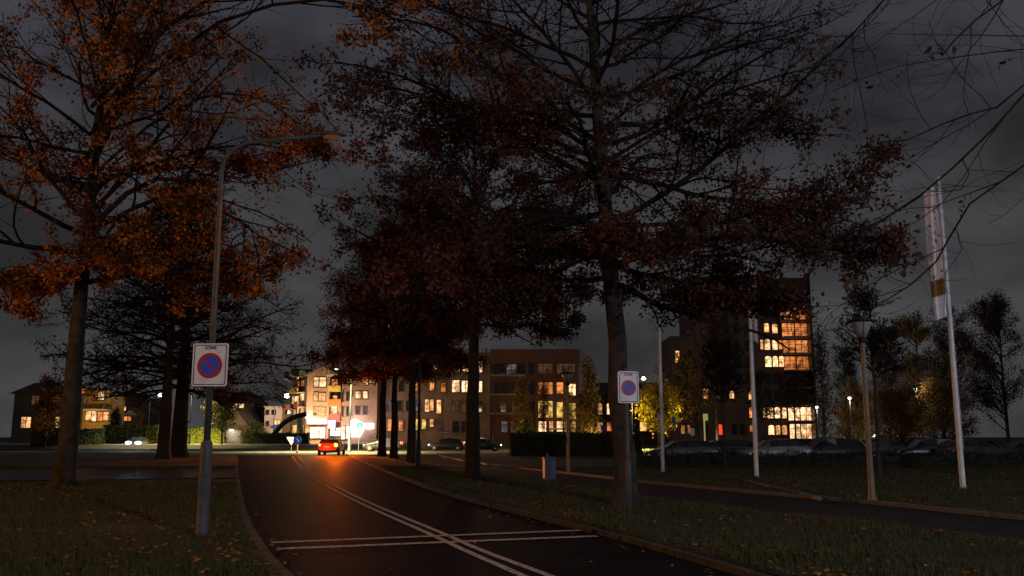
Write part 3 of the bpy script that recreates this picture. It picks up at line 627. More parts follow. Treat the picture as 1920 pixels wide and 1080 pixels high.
def park_lamp(label, px, py, toppy, k=0):
    b = G(px, py, .03); root = thing('post_top_lamp', label, 'lamp', b, 0, 'post top lamps on the right'); H = A(px, toppy, b.y).z
    MB().lathe([(.1, -.05), (.1, .05), (.075, .3), (.065, .9), (.055, H - .62), (.05, H - .55)], 16).build('pole', 'brownpole', root, True)
    MB().lathe([(.1, H - .56), (.12, H - .5), (.06, H - .44)], 16).build('collar', 'dkmetal', root, True)
    MB().lathe([(.1, H - .44), (.19, H - .25), (.25, H - .1), (.26, H - .07)], 20).build('glass_cone', 'frost', root, True)
    MB().lathe([(.33, H - .07), (.38, H - .05), (.36, H - .02), (.1, H + .04), (.03, H + .06)], 24).build('disc_roof', 'dkmetal', root, True)
    for q in range(3):
        a = q * 2.094 + .4; MB().tube([(.09 * math.cos(a), .09 * math.sin(a), H - .46), (.27 * math.cos(a), .27 * math.sin(a), H - .06)], .012, 6).build('strut', 'dkmetal', root)
park_lamp('brown post top lamp with wide disc roof, the nearer one at right', 1636, 942, 602)
park_lamp('brown post top lamp with disc roof beside the blue litter bin', 1066, 886, 700)

def zone_sign(label, loc, rotz, W, H, post=None):
    """front faces -y; loc = centre of the panel's back"""
    root = thing('zone_sign', label, 'traffic sign', loc, rotz, 'no parking zone signs')
    MB().prism(rrect(-W / 2, W / 2, -H / 2, H / 2, .035), -.012, .012).build('panel', 'signwhite', root)
    MB().ring(rrect(-W / 2 + .022, W / 2 - .022, -H / 2 + .022, H / 2 - .022, .022), rrect(-W / 2 + .034, W / 2 - .034, -H / 2 + .034, H / 2 - .034, .016), -.015, -.01).build('border_line', 'signblack', root)
    cz = -H * .02; r = min(W * .345, H * .3)
    MB().prism(circ(0, cz, r), -.016, -.01).build('disc', 'signblue', root)
    MB().ring(circ(0, cz, r + .004), circ(0, cz, r * .78), -.0195, -.009).build('ring', 'signred', root)
    q = r * .79; wb = r * .085; c45 = .7071
    MB().prism([(-q * c45 - wb * c45, cz + q * c45 - wb * c45), (q * c45 - wb * c45, cz - q * c45 - wb * c45), (q * c45 + wb * c45, cz - q * c45 + wb * c45), (-q * c45 + wb * c45, cz + q * c45 + wb * c45)], -.0185, -.011).build('slash', 'signred', root)
    text_mesh('ZONE', H * .105, 'signblack', root, 0, -.0155, H * .395)
    br = MB()
    for z_ in (-H * .28, H * .28): br.box(-.12, .12, .0125, .05, z_ - .02, z_ + .02)
    br.build('bracket', 'galv', root); return root
ps = A(394, 684, NL.y - .16); zone_sign('white ZONE no parking sign on the left street lamp post', ps, R(-4), .555, .66)
b2 = G(1180, 978, VZ); p2 = A(1178, 726, b2.y - .07)
zone_sign('white ZONE no parking sign on a thin post before the right tree trunk', p2, R(14), .40, .58)
pr_ = thing('sign_post', 'thin grey steel post carrying the right zone sign', 'post', b2, 0)
MB().lathe([(.05, -.05), (.05, .05), (.032, .08), (.03, p2.z + .26), (.02, p2.z + .275)], 14).build('post_tube', 'galv', pr_, True)
MB().lathe([(.055, .0), (.055, 1.05), (.034, 1.12)], 14).build('sleeve', 'galv', pr_, True)

def flagpole(label, px, py, toppx, toppy, banner=None):
    b = G(px, py, .03); root = thing('flagpole', label, 'flagpole', b, 0, 'white flagpoles on the right lawn'); H = A(toppx, toppy, b.y).z
    MB().lathe([(.12, -.05), (.12, .04), (.085, .06), (.082, .9), (.07, H * .5), (.045, H - .05), (.04, H)], 16).build('pole', 'polewhite', root, True)
    MB().ball((0, 0, H + .06), .075, 12).build('finial', 'polewhite', root, True)
    MB().tube([(.09, 0, 1.1), (.12, 0, 1.14), (.09, 0, 1.24)], .015, 6).build('cleat', 'dkmetal', root)
    MB().tube([(.1, -.02, 1.2), (.075, -.02, H * .6), (.06, -.02, H - .1)], .006, 5).build('halyard', 'polewhite', root)
    return b, H
def banner(label, b, H, w0, top, bot, marks, rotz=0, fold=.06):
    root = thing('banner', label, 'banner', b, rotz, 'banners hanging from the flagpoles'); n, m = 14, 40
    def piece(nm, z0, z1, x0, x1, mt, off):
        V = []; Fc = []
        for j in range(m + 1):
            z_ = z1 + (z0 - z1) * j / m; narrow = 1 - .35 * (abs(z_ - (top + bot) / 2) / (top - bot)) ** 2
            for i in range(n + 1):
                u = i / n; x_ = -(x0 + (x1 - x0) * u) * narrow - .1
                V.append((x_, off + fold * math.sin(u * 9 + z_ * .7) + .02 * math.sin(z_ * 3 + u * 4), z_ - .25 * (1 - u) * 0 - .12 * u))
        for j in range(m):
            for i in range(n): Fc.append((j * (n + 1) + i, j * (n + 1) + i + 1, (j + 1) * (n + 1) + i + 1, (j + 1) * (n + 1) + i))
        o = np_mesh(nm, np.array(V), [np.array(Fc)], mt, root, True); s_ = o.modifiers.new('thick', 'SOLIDIFY'); s_.thickness = .004; return o
    piece('cloth', bot, top, 0, w0, 'banner', 0)
    for (f0, f1, mt) in marks: piece('printed_band', bot + (top - bot) * f0, bot + (top - bot) * f1, 0.0, w0 * 1.01, mt, -.014)
    rg = MB()
    for k in range(5): rg.tube([(-.1, 0, bot + (top - bot) * (k / 4)), (-.02, 0, bot + (top - bot) * (k / 4))], .012, 5)
    rg.build('clips', 'dkmetal', root)
b, H = flagpole('white flagpole at far right with a pale banner and orange band', 1806, 918, 1750, 340)
banner('pale speckled banner with orange band on the far right flagpole', b, H, .4, H - .15, A(1772, 596, b.y).z, ((.17, .29, 'banorange'), (0., .165, 'signwhite')))
b, H = flagpole('white flagpole before the tower with a furled banner', 1419, 895, 1411, 488)
banner('dark speckled banner furled tight on the middle flagpole', b, H, .2, H - .15, A(1416, 640, b.y).z, ((0., .1, 'banorange'),), R(180), .05)
b, H = flagpole('white flagpole before the yellow lit tree, a small furled banner at its top', 1243, 885, 1230, 520)
banner('short pale banner furled on the leftmost flagpole', b, H, .17, A(1231, 545, b.y).z, A(1231, 612, b.y).z, ((0., .3, 'signwhite'),), R(180), .05)

bb = G(1030, 906, .03); root = thing('litter_bin', 'blue litter bin standing between the verge and the post top lamp', 'bin', bb, R(12))
MB().prism(rrect(-.19, .19, .12, .82, .04), -.16, .16).build('body', 'plastic', root)
MB().box(.02, .185, -.172, -.1605, .16, .78).build('lit_side_panel', 'binblue', root)  # the bin's lit side, put as blue colour on half the front
MB().prism(rrect(-.215, .215, .8, .88, .03), -.175, .175).build('lid', 'plastic', root)
MB().box(-.13, .13, -.168, -.158, .62, .72).build('opening', 'signblack', root)
MB().tube([(.0, .2, -.05), (0, .2, 1.0)], .035, 10).build('post', 'galv', root)
MB().box(-.01, .018, -.176, -.1605, .16, .78).build('edge_strip', 'plastic', root)

# ---------------------------------------------------------------- vehicles
def car(label, loc, rotz, paint, head=None, tails=None, group=None, plate=True, cat='car', z_roof=1.47, name='parked_car', amber=0, hr=.1):
    root = thing(name, label, cat, loc, rotz, group)
    k = z_roof / 1.47
    ST = [(-2.02, .42, .62, .62, .80, .78), (-1.97, .24, .93, .95, .86, .74), (-1.62, .2, .97, 1.27, .88, .66), (-1.05, .2, .95, 1.45, .89, .64), (-.2, .2, .93, 1.47, .89, .64), (.42, .2, .92, 1.38, .89, .63), (1.0, .2, .93, .96, .89, .8), (1.62, .2, .82, .86, .87, .74), (1.98, .24, .66, .7, .82, .66), (2.06, .4, .52, .54, .74, .62)]
    ST = [(x, a, b, c * k if c > 1 else c, w_, wr) for x, a, b, c, w_, wr in ST]
    ring = lambda s: [(s[0], -s[4] * .9, s[1]), (s[0], -s[4], s[1] + (s[2] - s[1]) * .3), (s[0], -s[4], s[1] + (s[2] - s[1]) * .75), (s[0], -s[4] * .95, s[2]), (s[0], -s[5], s[3]), (s[0], s[5], s[3]), (s[0], s[4] * .95, s[2]), (s[0], s[4], s[1] + (s[2] - s[1]) * .75), (s[0], s[4], s[1] + (s[2] - s[1]) * .3), (s[0], s[4] * .9, s[1])]
    RG = [ring(s) for s in ST]; n = 10; b = MB()
    b.add([p for r_ in RG for p in r_], [(i * n + j, i * n + (j + 1) % n, (i + 1) * n + (j + 1) % n, (i + 1) * n + j) for i in range(len(RG) - 1) for j in range(n)] + [tuple(range(n))[::-1], tuple(range((len(RG) - 1) * n, len(RG) * n))])
    body = b.build('body', paint, root, True, 1)
    lp = lambda p, q, t: Vector(p).lerp(Vector(q), t)
    for s, (i3, i4) in ((-1, (3, 4)), (1, (6, 5))):
        for (ia, ib) in ((2, 3), (3, 4), (4, 5)):
            g = MB(); off = Vector((0, s * .02, .008))
            a0 = .14 if ia == 2 else .02; a1 = .96
            c0 = [lp(RG[ia][i3], RG[ia][i4], .16), lp(RG[ia][i3], RG[ia][i4], .84), lp(RG[ib][i3], RG[ib][i4], .84), lp(RG[ib][i3], RG[ib][i4], .16)]
            bl = lp(c0[0], c0[3], a0); tl = lp(c0[1], c0[2], a0); tr2 = lp(c0[1], c0[2], a1); br2 = lp(c0[0], c0[3], a1)
            q = [bl + off, tl + off, tr2 + off, br2 + off]; g.add(q + [v - off * .8 for v in q], [(0, 1, 2, 3), (7, 6, 5, 4), (0, 4, 5, 1), (1, 5, 6, 2), (2, 6, 7, 3), (3, 7, 4, 0)]); g.build('side_window', 'glass', root)
    for nm, ia, ib, dx in (('rear_window', 1, 2, -.02), ('windscreen', 5, 6, .03)):
        g = MB(); off = Vector((dx, 0, .02)); q = [lp(RG[ia][4], RG[ib][4], .12), lp(RG[ia][5], RG[ib][5], .12), lp(RG[ia][5], RG[ib][5], .9), lp(RG[ia][4], RG[ib][4], .9)]
        q = [Vector((v.x, v.y * .92, v.z)) + off for v in q]; g.add(q + [v - off * .8 for v in q], [(0, 1, 2, 3), (7, 6, 5, 4), (0, 4, 5, 1), (1, 5, 6, 2), (2, 6, 7, 3), (3, 7, 4, 0)]); g.build(nm, 'glass', root)
    for x_ in (-1.28, 1.28):
        for s in (-1, 1):
            t = MB(); t.tube([(x_, s * .74, .32), (x_, s * .8, .32), (x_, s * .9, .32), (x_, s * .92, .32)], [.3, .325, .325, .29], 20); wh = t.build('wheel', 'tyre', root, True)
            MB().tube([(x_, s * .9, .32), (x_, s * .928, .32)], [.2, .17], 16).build('rim', 'rim', wh, True)
    for s in (-1, 1):
        hm = M['e_' + head] if head else M['frost']
        MB().ball((1.96, s * .6, .66), hr, 10, .7, 1.6, .8).build('headlight', hm, root, True)
        tm = M['e_' + tails] if tails else M['signred']
        if amber == s: tm = M['e_amber']
        MB().ball((-1.95, s * .68, .86), .15 if amber == s else .1, 10, .6, 1.0, 1.5 if amber != s else 1.1).build('tail_light', tm, root, True)
        MB().ball((.78, s * .99, .98), .1, 8, .6, .9, .65).build('mirror', paint, root, True)
    MB().box(-2.09, -1.99, -.74, .74, .36, .5).build('rear_bumper', 'plastic', root, bevel=.03)
    MB().box(-2.075, -2.02, -.26, .26, .66, .77).build('number_plate', 'plate', root)
    return root
rc = G(613, 854); rc.z = .0
car('red hatchback seen from behind at the junction, right lamp flashing orange', (rc.x, rc.y + 2, 0), R(91), 'car_red', 'headlow', 'tail', name='car', amber=-1)
rr_ = bpy.data.objects['car']
light('SPOT', (-2.12, -.7, .88), 11000, (1, .15, .005), rr_, .06, spot_size=R(84), spot_blend=.7).rotation_euler = (R(84), 0, R(90))
light('POINT', (-2.6, .2, .95), 330, (1, .1, .03), rr_, .2)  # added red fill so the car's rear glows, no lamp hangs here
light('SPOT', (2.2, 0, .7), 1500, (1, .93, .8), rr_, .1, spot_size=R(80), spot_blend=.6).rotation_euler = (R(86), 0, R(-90))
hc = A(246, 838, 118)
o = car('car with two bright white headlights coming along the left side street', (hc.x, 120, .1), R(-90 + 6), 'car_dark', 'head', None, name='car', hr=.27); light('SPOT', (2.15, 0, .6), 6000, (.85, .92, 1), o, .1, spot_size=R(70), spot_blend=.6).rotation_euler = (R(84), 0, R(-90))
def acar(px, Y, rz, lab, paint, head, tail): q = A(px, 840, Y); return car(lab, (q.x, Y, .01), R(rz), paint, head, tail, name='car', group='cars driving along the crossing street')
acar(718, 97, 180, 'dark car on the crossing street heading left behind the farthest oaks', 'car_dark', 'headlow', 'tail')
acar(838, 100, 180, 'dark car on the crossing street left of the second oak trunk, white headlight', 'car_dark', 'headlow', 'tail')
acar(905, 97, 0, 'grey car on the crossing street behind the second oak trunk, red tail lights', 'car_grey', 'headlow', 'tail')
for i, (px, Y, rz, pt, lab, zr) in enumerate(((1280, 53, 182, 'car_grey', 'grey parked car behind the low hedge under the yellow tree', 1.42), (1352, 56, 178, 'car_dark', 'dark parked car behind the hedge between two flagpoles', 1.44),
        (1452, 52, 176, 'car_silver', 'silver parked car behind the hedge right of the middle flagpole', 1.47), (1552, 52, 184, 'car_dark', 'black parked car with a high roof left of the brown post top lamp', 1.56), (1668, 57, 0, 'car_grey', 'grey parked car behind the hedge right of the brown post top lamp', 1.5),
        (1742, 54, 174, 'car_dark', 'dark parked car left of the far right flagpole', 1.5), (1830, 52, 4, 'car_grey', 'grey parked car behind the far right flagpole', 1.48), (1925, 53, 180, 'car_dark', 'dark parked car at the right edge behind the hedge', 1.45))):
    q = A(px, 840, Y); car(lab, (q.x, Y, .03), R(rz), pt, None, None, 'cars parked behind the hedge', z_roof=zr)
for i, (px, lab) in enumerate(((1106, 'white topped parked car behind the tall hedge before the low building'), )):
    q = A(px, 840, 92); car(lab, (q.x, 96, .03), 0, 'car_silver', None, None, 'cars parked behind the hedge', z_roof=1.75)

# ---------------------------------------------------------------- buildings
class Bld:
    def __init__(s, name, label, pl, pr, Yl, Yr, cat='building', group=None):
        a, b = A(pl, 818, Yl), A(pr, 818, Yr); s.o = Vector((a.x, a.y, 0)); d = Vector((b.x - a.x, b.y - a.y, 0)); s.L = d.length; s.d = d.normalized(); s.n = Vector((-s.d.y, s.d.x, 0))
        s.root = thing(name, label, cat, s.o, math.atan2(d.y, d.x), group); s.parts = {}
    def uz(s, px, py):
        r = Vector(ray(px, py)); c = Vector((0, 0, CH)); t = (s.o - c).dot(s.n) / r.dot(s.n); p = c + r * t
        return (p - s.o).dot(s.d), p.z
    def rect(s, x0, y0, x1, y1):
        ym, xm = (y0 + y1) / 2, (x0 + x1) / 2
        return s.uz(x0, ym)[0], s.uz(x1, ym)[0], s.uz(xm, y1)[1], s.uz(xm, y0)[1]
    def wall(s, x0, x1, ytop, m, depth=10, y0=0., name='wall', zb=-.1, bev=0):
        u0 = s.uz(x0, 800)[0]; u1 = s.uz(x1, 800)[0]; zt = s.uz((x0 + x1) / 2, ytop)[1]
        o = MB().box(u0, u1, y0, depth, zb, zt).build(name, m, s.root); return u0, u1, zt
    def win(s, x0, y0, x1, y1, m='warm', arch=False, y=0., fm='framedk', mull=True):
        u0, u1, z0, z1 = s.rect(x0, y0, x1, y1)
        if arch:
            zc = z1 - (u1 - u0) * .3; pts = [(u0, z0), (u1, z0), (u1, zc)] + [((u0 + u1) / 2 + (u1 - u0) / 2 * math.cos(R(a)), zc + (z1 - zc) * math.sin(R(a))) for a in range(20, 180, 20)] + [(u0, zc)]
        else: pts = [(u0, z0), (u1, z0), (u1, z1), (u0, z1)]
        cx, cz = (u0 + u1) / 2, (z0 + z1) / 2; big = [(cx + (p[0] - cx) * (1 + .2 / (u1 - u0)), cz + (p[1] - cz) * (1 + .2 / (z1 - z0))) for p in pts]
        f = MB(); f.ring(big, pts, y - .09, y + .02)
        f.box(u0 - .15, u1 + .15, y - .16, y - .092, z0 - .2, z0 - .1)
        if mull and not arch and u1 - u0 > 1.1:
            nm = max(1, int((u1 - u0) / 1.1))
            for k in range(1, nm + 1):
                xm = u0 + (u1 - u0) * k / (nm + 1); f.box(xm - .05, xm + .05, y - .07, y - .031, z0, z1)
        if mull and z1 - z0 > 1.0: f.box(u0, u1, y - .065, y - .0312, z1 - .3 * (z1 - z0) - .03, z1 - .3 * (z1 - z0) + .03)
        fo = f.build('window', fm, s.root)
        mt = {'dark': 'glass'}.get(m, 'w_' + m)
        MB().prism(pts, y - .03, y - .004).build('pane', mt, fo); return fo
    def slab(s, x0, y0, x1, y1, m, name, ya, yb):
        u0, u1, z0, z1 = s.rect(x0, y0, x1, y1); return MB().box(u0, u1, ya, yb, z0, z1).build(name, m, s.root)
    def gable(s, x0, x1, ye, xa, ya, m, depth=10, y0=-.3, wallm=None, over=.4):
        u0 = s.uz(x0, ye)[0]; u1 = s.uz(x1, ye)[0]; ze = s.uz((x0 + x1) / 2, ye)[1]; ua, za = s.uz(xa, ya)
        th = .25
        MB().prism([(u0 - over, ze - .05), (ua, za), (u1 + over, ze - .05), (u1 + over, ze + th - .05), (ua, za + th), (u0 - over, ze + th - .05)], y0, depth + .3).build('roof', m, s.root)
        MB().prism([(u0, ze - .06), (u1, ze - .06), (ua, za - .02)], y0 + .302, depth).build('gable_wall', wallm or m, s.root)
    def hip(s, x0, x1, ye, xa, xb, ya, m, depth=10, over=.5):
        u0 = s.uz(x0, ye)[0] - over; u1 = s.uz(x1, ye)[0] + over; ze = s.uz((x0 + x1) / 2, ye)[1]; ua, za = s.uz(xa, ya); ub, _ = s.uz(xb, ya)
        vs = [(u0, -over, ze), (u1, -over, ze), (u1, depth + over, ze), (u0, depth + over, ze), (ua, depth / 2, za), (ub, depth / 2, za)]
        MB().add(vs, [(0, 1, 5, 4), (1, 2, 5), (2, 3, 4, 5), (3, 0, 4), (3, 2, 1, 0)]).build('roof', m, s.root)

# apartment block with shops at the junction
B = Bld('apartment_block', 'pinkish brick apartment block with coloured balconies above the bright corner shops', 573, 706, 152, 152, 'building')
B.wall(573, 615.5, 703, 'brick_pink', 14); B.wall(639, 706, 703, 'brick_pink', 14); B.wall(615.5, 639, 706, 'brick_dark', 14, 1.6, 'recess_wall')
B.gable(574, 640, 704, 606, 687, 'roof', 13, -.5, 'brick_pink', .2)
u0, u1, z0, z1 = B.rect(640, 690, 706, 703); MB().prism([(u0, z0), (u1 + .4, z0 + 1.2), (u1 + .4, z0 + 1.7), (u0 + 3, z0 + 1.4), (u0, z0 + .4)], -.6, 14).build('roof', 'roof', B.root)
u0, u1, z0, z1 = B.rect(614, 700, 657, 706); MB().prism([(u0, z0 - .1), (u1, z1 - .1), (u1, z1 + .22), (u0, z0 + .2)], -.9, -.62).build('fascia', 'fascia', B.root)
for r_ in ((589, 708, 597.5, 725), (599.5, 708, 611, 725), (588.5, 736, 596, 751), (598.5, 737, 610, 751.5), (587.5, 763, 595, 779), (597.5, 764, 610, 780)): B.win(*r_, 'bright' if r_[1] < 730 else 'warm')
for r_, m_ in (((619, 710, 630, 723), 'orange'), ((631, 710, 637, 722), 'dim'), ((621, 741, 629, 750), 'warm'), ((630, 737, 637, 748), 'dark'), ((616.5, 762, 628, 776), 'bright'), ((629.5, 763, 638, 775), 'warm')): B.win(*r_, m_, y=1.6)
for r_, m_ in (((616, 723, 639, 733.5), 'bal_y'), ((615.5, 749, 639, 761), 'bal_o'), ((615.5, 776, 638, 790), 'bal_r')):
    B.slab(*r_, m_, 'balcony_panel', -.15, .0); B.slab(r_[0], r_[3] - 1.2, r_[2], r_[3] + .8, 'concrete', 'balcony_floor', .002, 1.6)
    B.slab(r_[0], r_[1] - 1.5, r_[2], r_[1] - .9, 'dkmetal', 'handrail', -.12, -.06)
for r_, m_ in (((667, 734, 676, 747), 'bright'), ((681, 734, 689, 747), 'bright'), ((667, 762, 674.5, 776), 'cool'), ((681, 762, 688.5, 776), 'cool'), ((680, 707, 690, 721), 'warm'), ((693, 706, 702, 718), 'yel'), ((651, 706, 658, 718.5), 'bright'), ((645, 709, 650, 719), 'orange'),
               ((640.5, 735, 643.5, 752), 'dark'), ((650, 735, 653.5, 750), 'dark'), ((640.5, 762, 643.5, 780), 'dark'), ((650, 763, 653.5, 779), 'dark'), ((656.5, 734, 660, 741), 'orange'), ((656, 771, 659, 777), 'warm')): B.win(*r_, m_, mull=r_[2] - r_[0] > 6)
for r_ in ((582, 801, 609, 821), (616, 802, 635, 817), (640.5, 799, 647, 823), (649.5, 799, 656, 822)): B.win(*r_, 'shop', y=0. if not 615 < r_[0] < 636 else 1.6, fm='framedk')
B.slab(580, 786, 613, 794, 'e_white', 'canopy_sign', -1.2, -.3); B.slab(616, 788, 629, 803, 'e_purple', 'hanging_sign', -.5, -.2)
B.slab(579, 794.3, 614, 796, 'concrete', 'canopy', -1.4, -.01)
u0, u1, z0, z1 = B.rect(657, 785, 684, 819); MB().prism([(u0, z0), (u0 + (u1 - u0) * .72, z0), (u1, z0 + (z1 - z0) * .45), (u1, z0 + (z1 - z0) * .72), (u0 + (u1 - u0) * .35, z1), (u0, z0 + (z1 - z0) * .85)], -.9, -.5).build('light_sign', 'e_white', B.root)
B.slab(671, 792.5, 682.5, 804.5, 'e_teal', 'teal_sign_panel', -1.0, -.91)
u0, u1, z0, z1 = B.rect(673.5, 794.5, 680.5, 802.5); MB().ring([(u0, z0), (u1, z0), ((u0 + u1) / 2, z1)], [(u0 + .16, z0 + .1), (u1 - .16, z0 + .1), ((u0 + u1) / 2, z1 - .3)], -1.03, -1.001).build('sign_mark', 'signwhite', B.root)
B.slab(687, 794, 701, 804, 'e_white', 'box_sign', -.5, -.05)
for px, pw, c_ in ((590, 5600, (1, .66, .26)), (625, 600, (1, .72, .6)), (665, 800, (1, .8, .72)), (696, 300, (1, .8, .65))):
    u_, z_ = B.uz(px, 800); light('POINT', (u_, -3.2, 4.2), pw, c_, B.root, .5)
light('POINT', (B.uz(578, 775)[0], -1.2, B.uz(578, 780)[1]), 2200, (1, .66, .18), B.root, .3)
MB().ball((B.uz(578, 775)[0], -.8, B.uz(578, 780)[1]), .42, 12).build('wall_lamp', M['e_lamp'], B.root, True)
# its angled left wing
B2 = Bld('apartment_block', 'narrow angled end wing of the pinkish apartment block with yellow balconies', 545, 572.5, 160, 152.3, 'building')
B2.wall(546, 572.3, 712, 'brick_pink', 9)
for (a, b_, c, d) in ((546, 713, 560, 705), (559, 707, 574, 699)):
    u0, u1, z0, z1 = B2.rect(a, d, c, b_); MB().prism([(u0, z0 - .1), (u1, z0 - .1), (u1, z1 + .3), (u0 + .6, z1 + .4), (u0 - .5, z1 + .9), (u0 - .3, z1 + .1)], -1.2, 9).build('roof', 'roof', B2.root)
    MB().prism([(u0 - .6, z1 + .9), (u0 + .1, z0 + .2), (u1, z0 - .5), (u1, z0 - .12), (u0 + .3, z0 + .6), (u0 - .3, z1 + 1)], -1.5, -1.21).build('fascia', 'fascia', B2.root)
for r_, m_ in (((559, 715, 563, 724), 'orange'), ((565.5, 714, 571, 724), 'orange'), ((548, 744, 552, 757), 'yel'), ((553, 743, 561, 757), 'bright'), ((564, 738, 571, 751), 'bright'), ((551, 768, 556, 779), 'warm'), ((557.5, 765, 562, 778), 'warm'), ((564, 765, 570.5, 777), 'warm'), ((549, 797, 557, 812), 'yel'), ((560, 797, 570, 815), 'warm')): B2.win(*r_, m_, mull=False)
for r_, m_ in (((558, 727, 572, 737), 'bal_y'), ((546.5, 732, 557.5, 742), 'bal_y'), ((564, 753, 572, 764), 'bal_o'), ((546.5, 759, 556, 768), 'bal_o')): B2.slab(*r_, m_, 'balcony_panel', -1.3, -1.2); B2.slab(r_[0], r_[3] - 1, r_[2], r_[3] + .6, 'concrete', 'balcony_floor', -1.19, -.001)
# long brown brick building
B = Bld('brick_building', 'long brown brick building with scattered lit windows behind the verge oaks', 707, 919, 153, 150, 'building')
B.wall(707, 919, 662, 'brick_brown', 14)
B.slab(706, 659, 919.5, 662, 'concrete', 'parapet', -.2, 14.2)
for r_, m_ in (((850, 677, 862, 697), 'warm'), ((866, 677, 881, 697), 'bright'), ((895, 678, 904, 698), 'bright'), ((848, 713, 862, 735), 'bright'), ((866, 714, 880, 735), 'bright'), ((896, 715, 904, 735), 'bright'),
               ((847, 752, 860, 772), 'dim'), ((866, 752, 880, 772), 'dim'), ((895, 752, 904, 772), 'dark'), ((849, 790, 861, 810), 'dark'), ((866, 790, 880, 810), 'dark'), ((812, 683, 819, 696), 'warm'), ((827, 681, 836, 697), 'dark'),
               ((806, 716, 814, 732), 'orange'), ((827, 718, 836, 735), 'orange'), ((797, 749, 805, 772), 'warm'), ((806.5, 749, 813, 770), 'warm'), ((819, 750, 827, 775), 'warm'), ((791, 786, 799, 804), 'yel'), ((806, 786, 813, 800), 'yel'), ((820, 786, 828, 806), 'dim'),
               ((714, 729, 719, 746), 'yel'), ((725, 752, 733, 770), 'cool'), ((745, 752, 753, 770), 'dark'), ((762, 752, 770, 770), 'dark'), ((778, 752, 786, 770), 'cool'), ((710, 786, 716, 806), 'orange'), ((727, 786, 734, 808), 'orange'), ((748, 788, 756, 808), 'orange'), ((778, 786, 786, 806), 'yel'), ((748, 717, 756, 733), 'dark'), ((775, 717, 783, 733), 'orange')): B.win(*r_, m_, mull=r_[2] - r_[0] > 10)
light('POINT', (B.uz(800, 800)[0], -9, 6), 380, (1, .55, .28), B.root, .4)
light('POINT', (B.uz(880, 800)[0], -9, 6), 180, (1, .55, .28), B.root, .4)
B = Bld('brick_building', 'red brick glazed end block with balconies, right of the long brown building', 919.5, 1086, 149, 149, 'building')
B.wall(919.5, 985, 660, 'brick_red', 12, 1.2); B.wall(985, 1086, 660, 'brick_red', 12)
B.slab(919, 655, 1087, 680, 'brick_red', 'parapet', -.5, 12.2)
for x0 in (985.5, 1003.5, 1037.5, 1080): B.slab(x0, 680, x0 + 5, 822, 'brick_red', 'pier', -.4, -.002)
for r_, m_ in (((926, 682, 944, 700), 'dark'), ((950, 682, 968, 700), 'cool'), ((973, 682, 984, 700), 'dark'), ((938, 717, 951, 737), 'dark'), ((960, 717, 975, 737), 'dark'), ((938, 753, 949, 772), 'dark'), ((960, 753, 975, 772), 'dim'), ((940, 790, 951, 810), 'cool'), ((925, 717, 933, 737), 'dark'), ((958, 790, 975, 810), 'dim')): B.win(*r_, m_, y=1.2)
for r_, m_ in (((1009.5, 682, 1036, 700), 'dim'), ((1044, 682, 1078, 701), 'dim'), ((1009.5, 717, 1036, 739), 'orange'), ((1044, 717, 1056, 738), 'orange'), ((1066.5, 720, 1079, 741), 'bright'), ((1009.5, 752, 1036, 783), 'yel'), ((1044, 754, 1055, 783), 'yel'), ((1064, 756, 1079, 786), 'yel'), ((1010, 790, 1024, 809), 'bright'), ((1030, 790, 1037, 809), 'warm'), ((1044, 790, 1055, 809), 'bright'), ((1058, 790, 1079, 810), 'warm'), ((991, 682, 1002, 700), 'dark'), ((991, 717, 1002, 738), 'dark'), ((991, 753, 1002, 772), 'dark')): B.win(*r_, m_)
for y_ in (702, 738, 774):
    B.slab(919.8, y_, 985, y_ + 2.6, 'concrete', 'balcony_floor', -.3, 1.19); B.slab(919.8, y_ - 8, 985, y_ - 7.2, 'dkmetal', 'handrail', -.28, -.2)
    rl = MB(); ua, ub, za, zb = B.rect(920.5, y_ - 7, 984.5, y_)
    for k in range(26): x_ = ua + (ub - ua) * k / 25; rl.box(x_ - .02, x_ + .02, -.26, -.22, za, zb)
    rl.build('railing', 'dkmetal', B.root)
B.slab(1022, 803, 1058, 806, 'dkmetal', 'porch_roof', -2, -.41)
light('POINT', (B.uz(1040, 800)[0], -5, 3.5), 250, (1, .7, .3), B.root, .4); light('POINT', (B.uz(1030, 800)[0] - 9, -47, 6), 1500, (1, .55, .18), B.root, .4)  # second point: added warm fill for the columnar trees, no fixture there
# low building
B = Bld('low_building', 'low dark building with two lit arched windows beside the columnar trees', 1086.5, 1275, 170, 170, 'building')
B.wall(1087, 1275, 741, 'brick_brown', 12); B.hip(1087, 1275, 741, 1120, 1240, 714, 'roof', 12)
for r_, m_ in (((1122, 756, 1128.5, 777), 'warm'), ((1138, 756, 1147.5, 777), 'bright'), ((1103, 756, 1110, 777), 'dark'), ((1165, 756, 1173, 777), 'dark'), ((1205, 756, 1213, 777), 'dark')): B.win(*r_, m_, arch=True)
for r_, m_ in (((1088, 792, 1097, 808), 'dim'), ((1104, 792, 1112, 808), 'orange'), ((1120, 792, 1130, 808), 'warm'), ((1138, 792, 1149, 808), 'orange'), ((1200, 792, 1212, 808), 'warm')): B.win(*r_, m_)
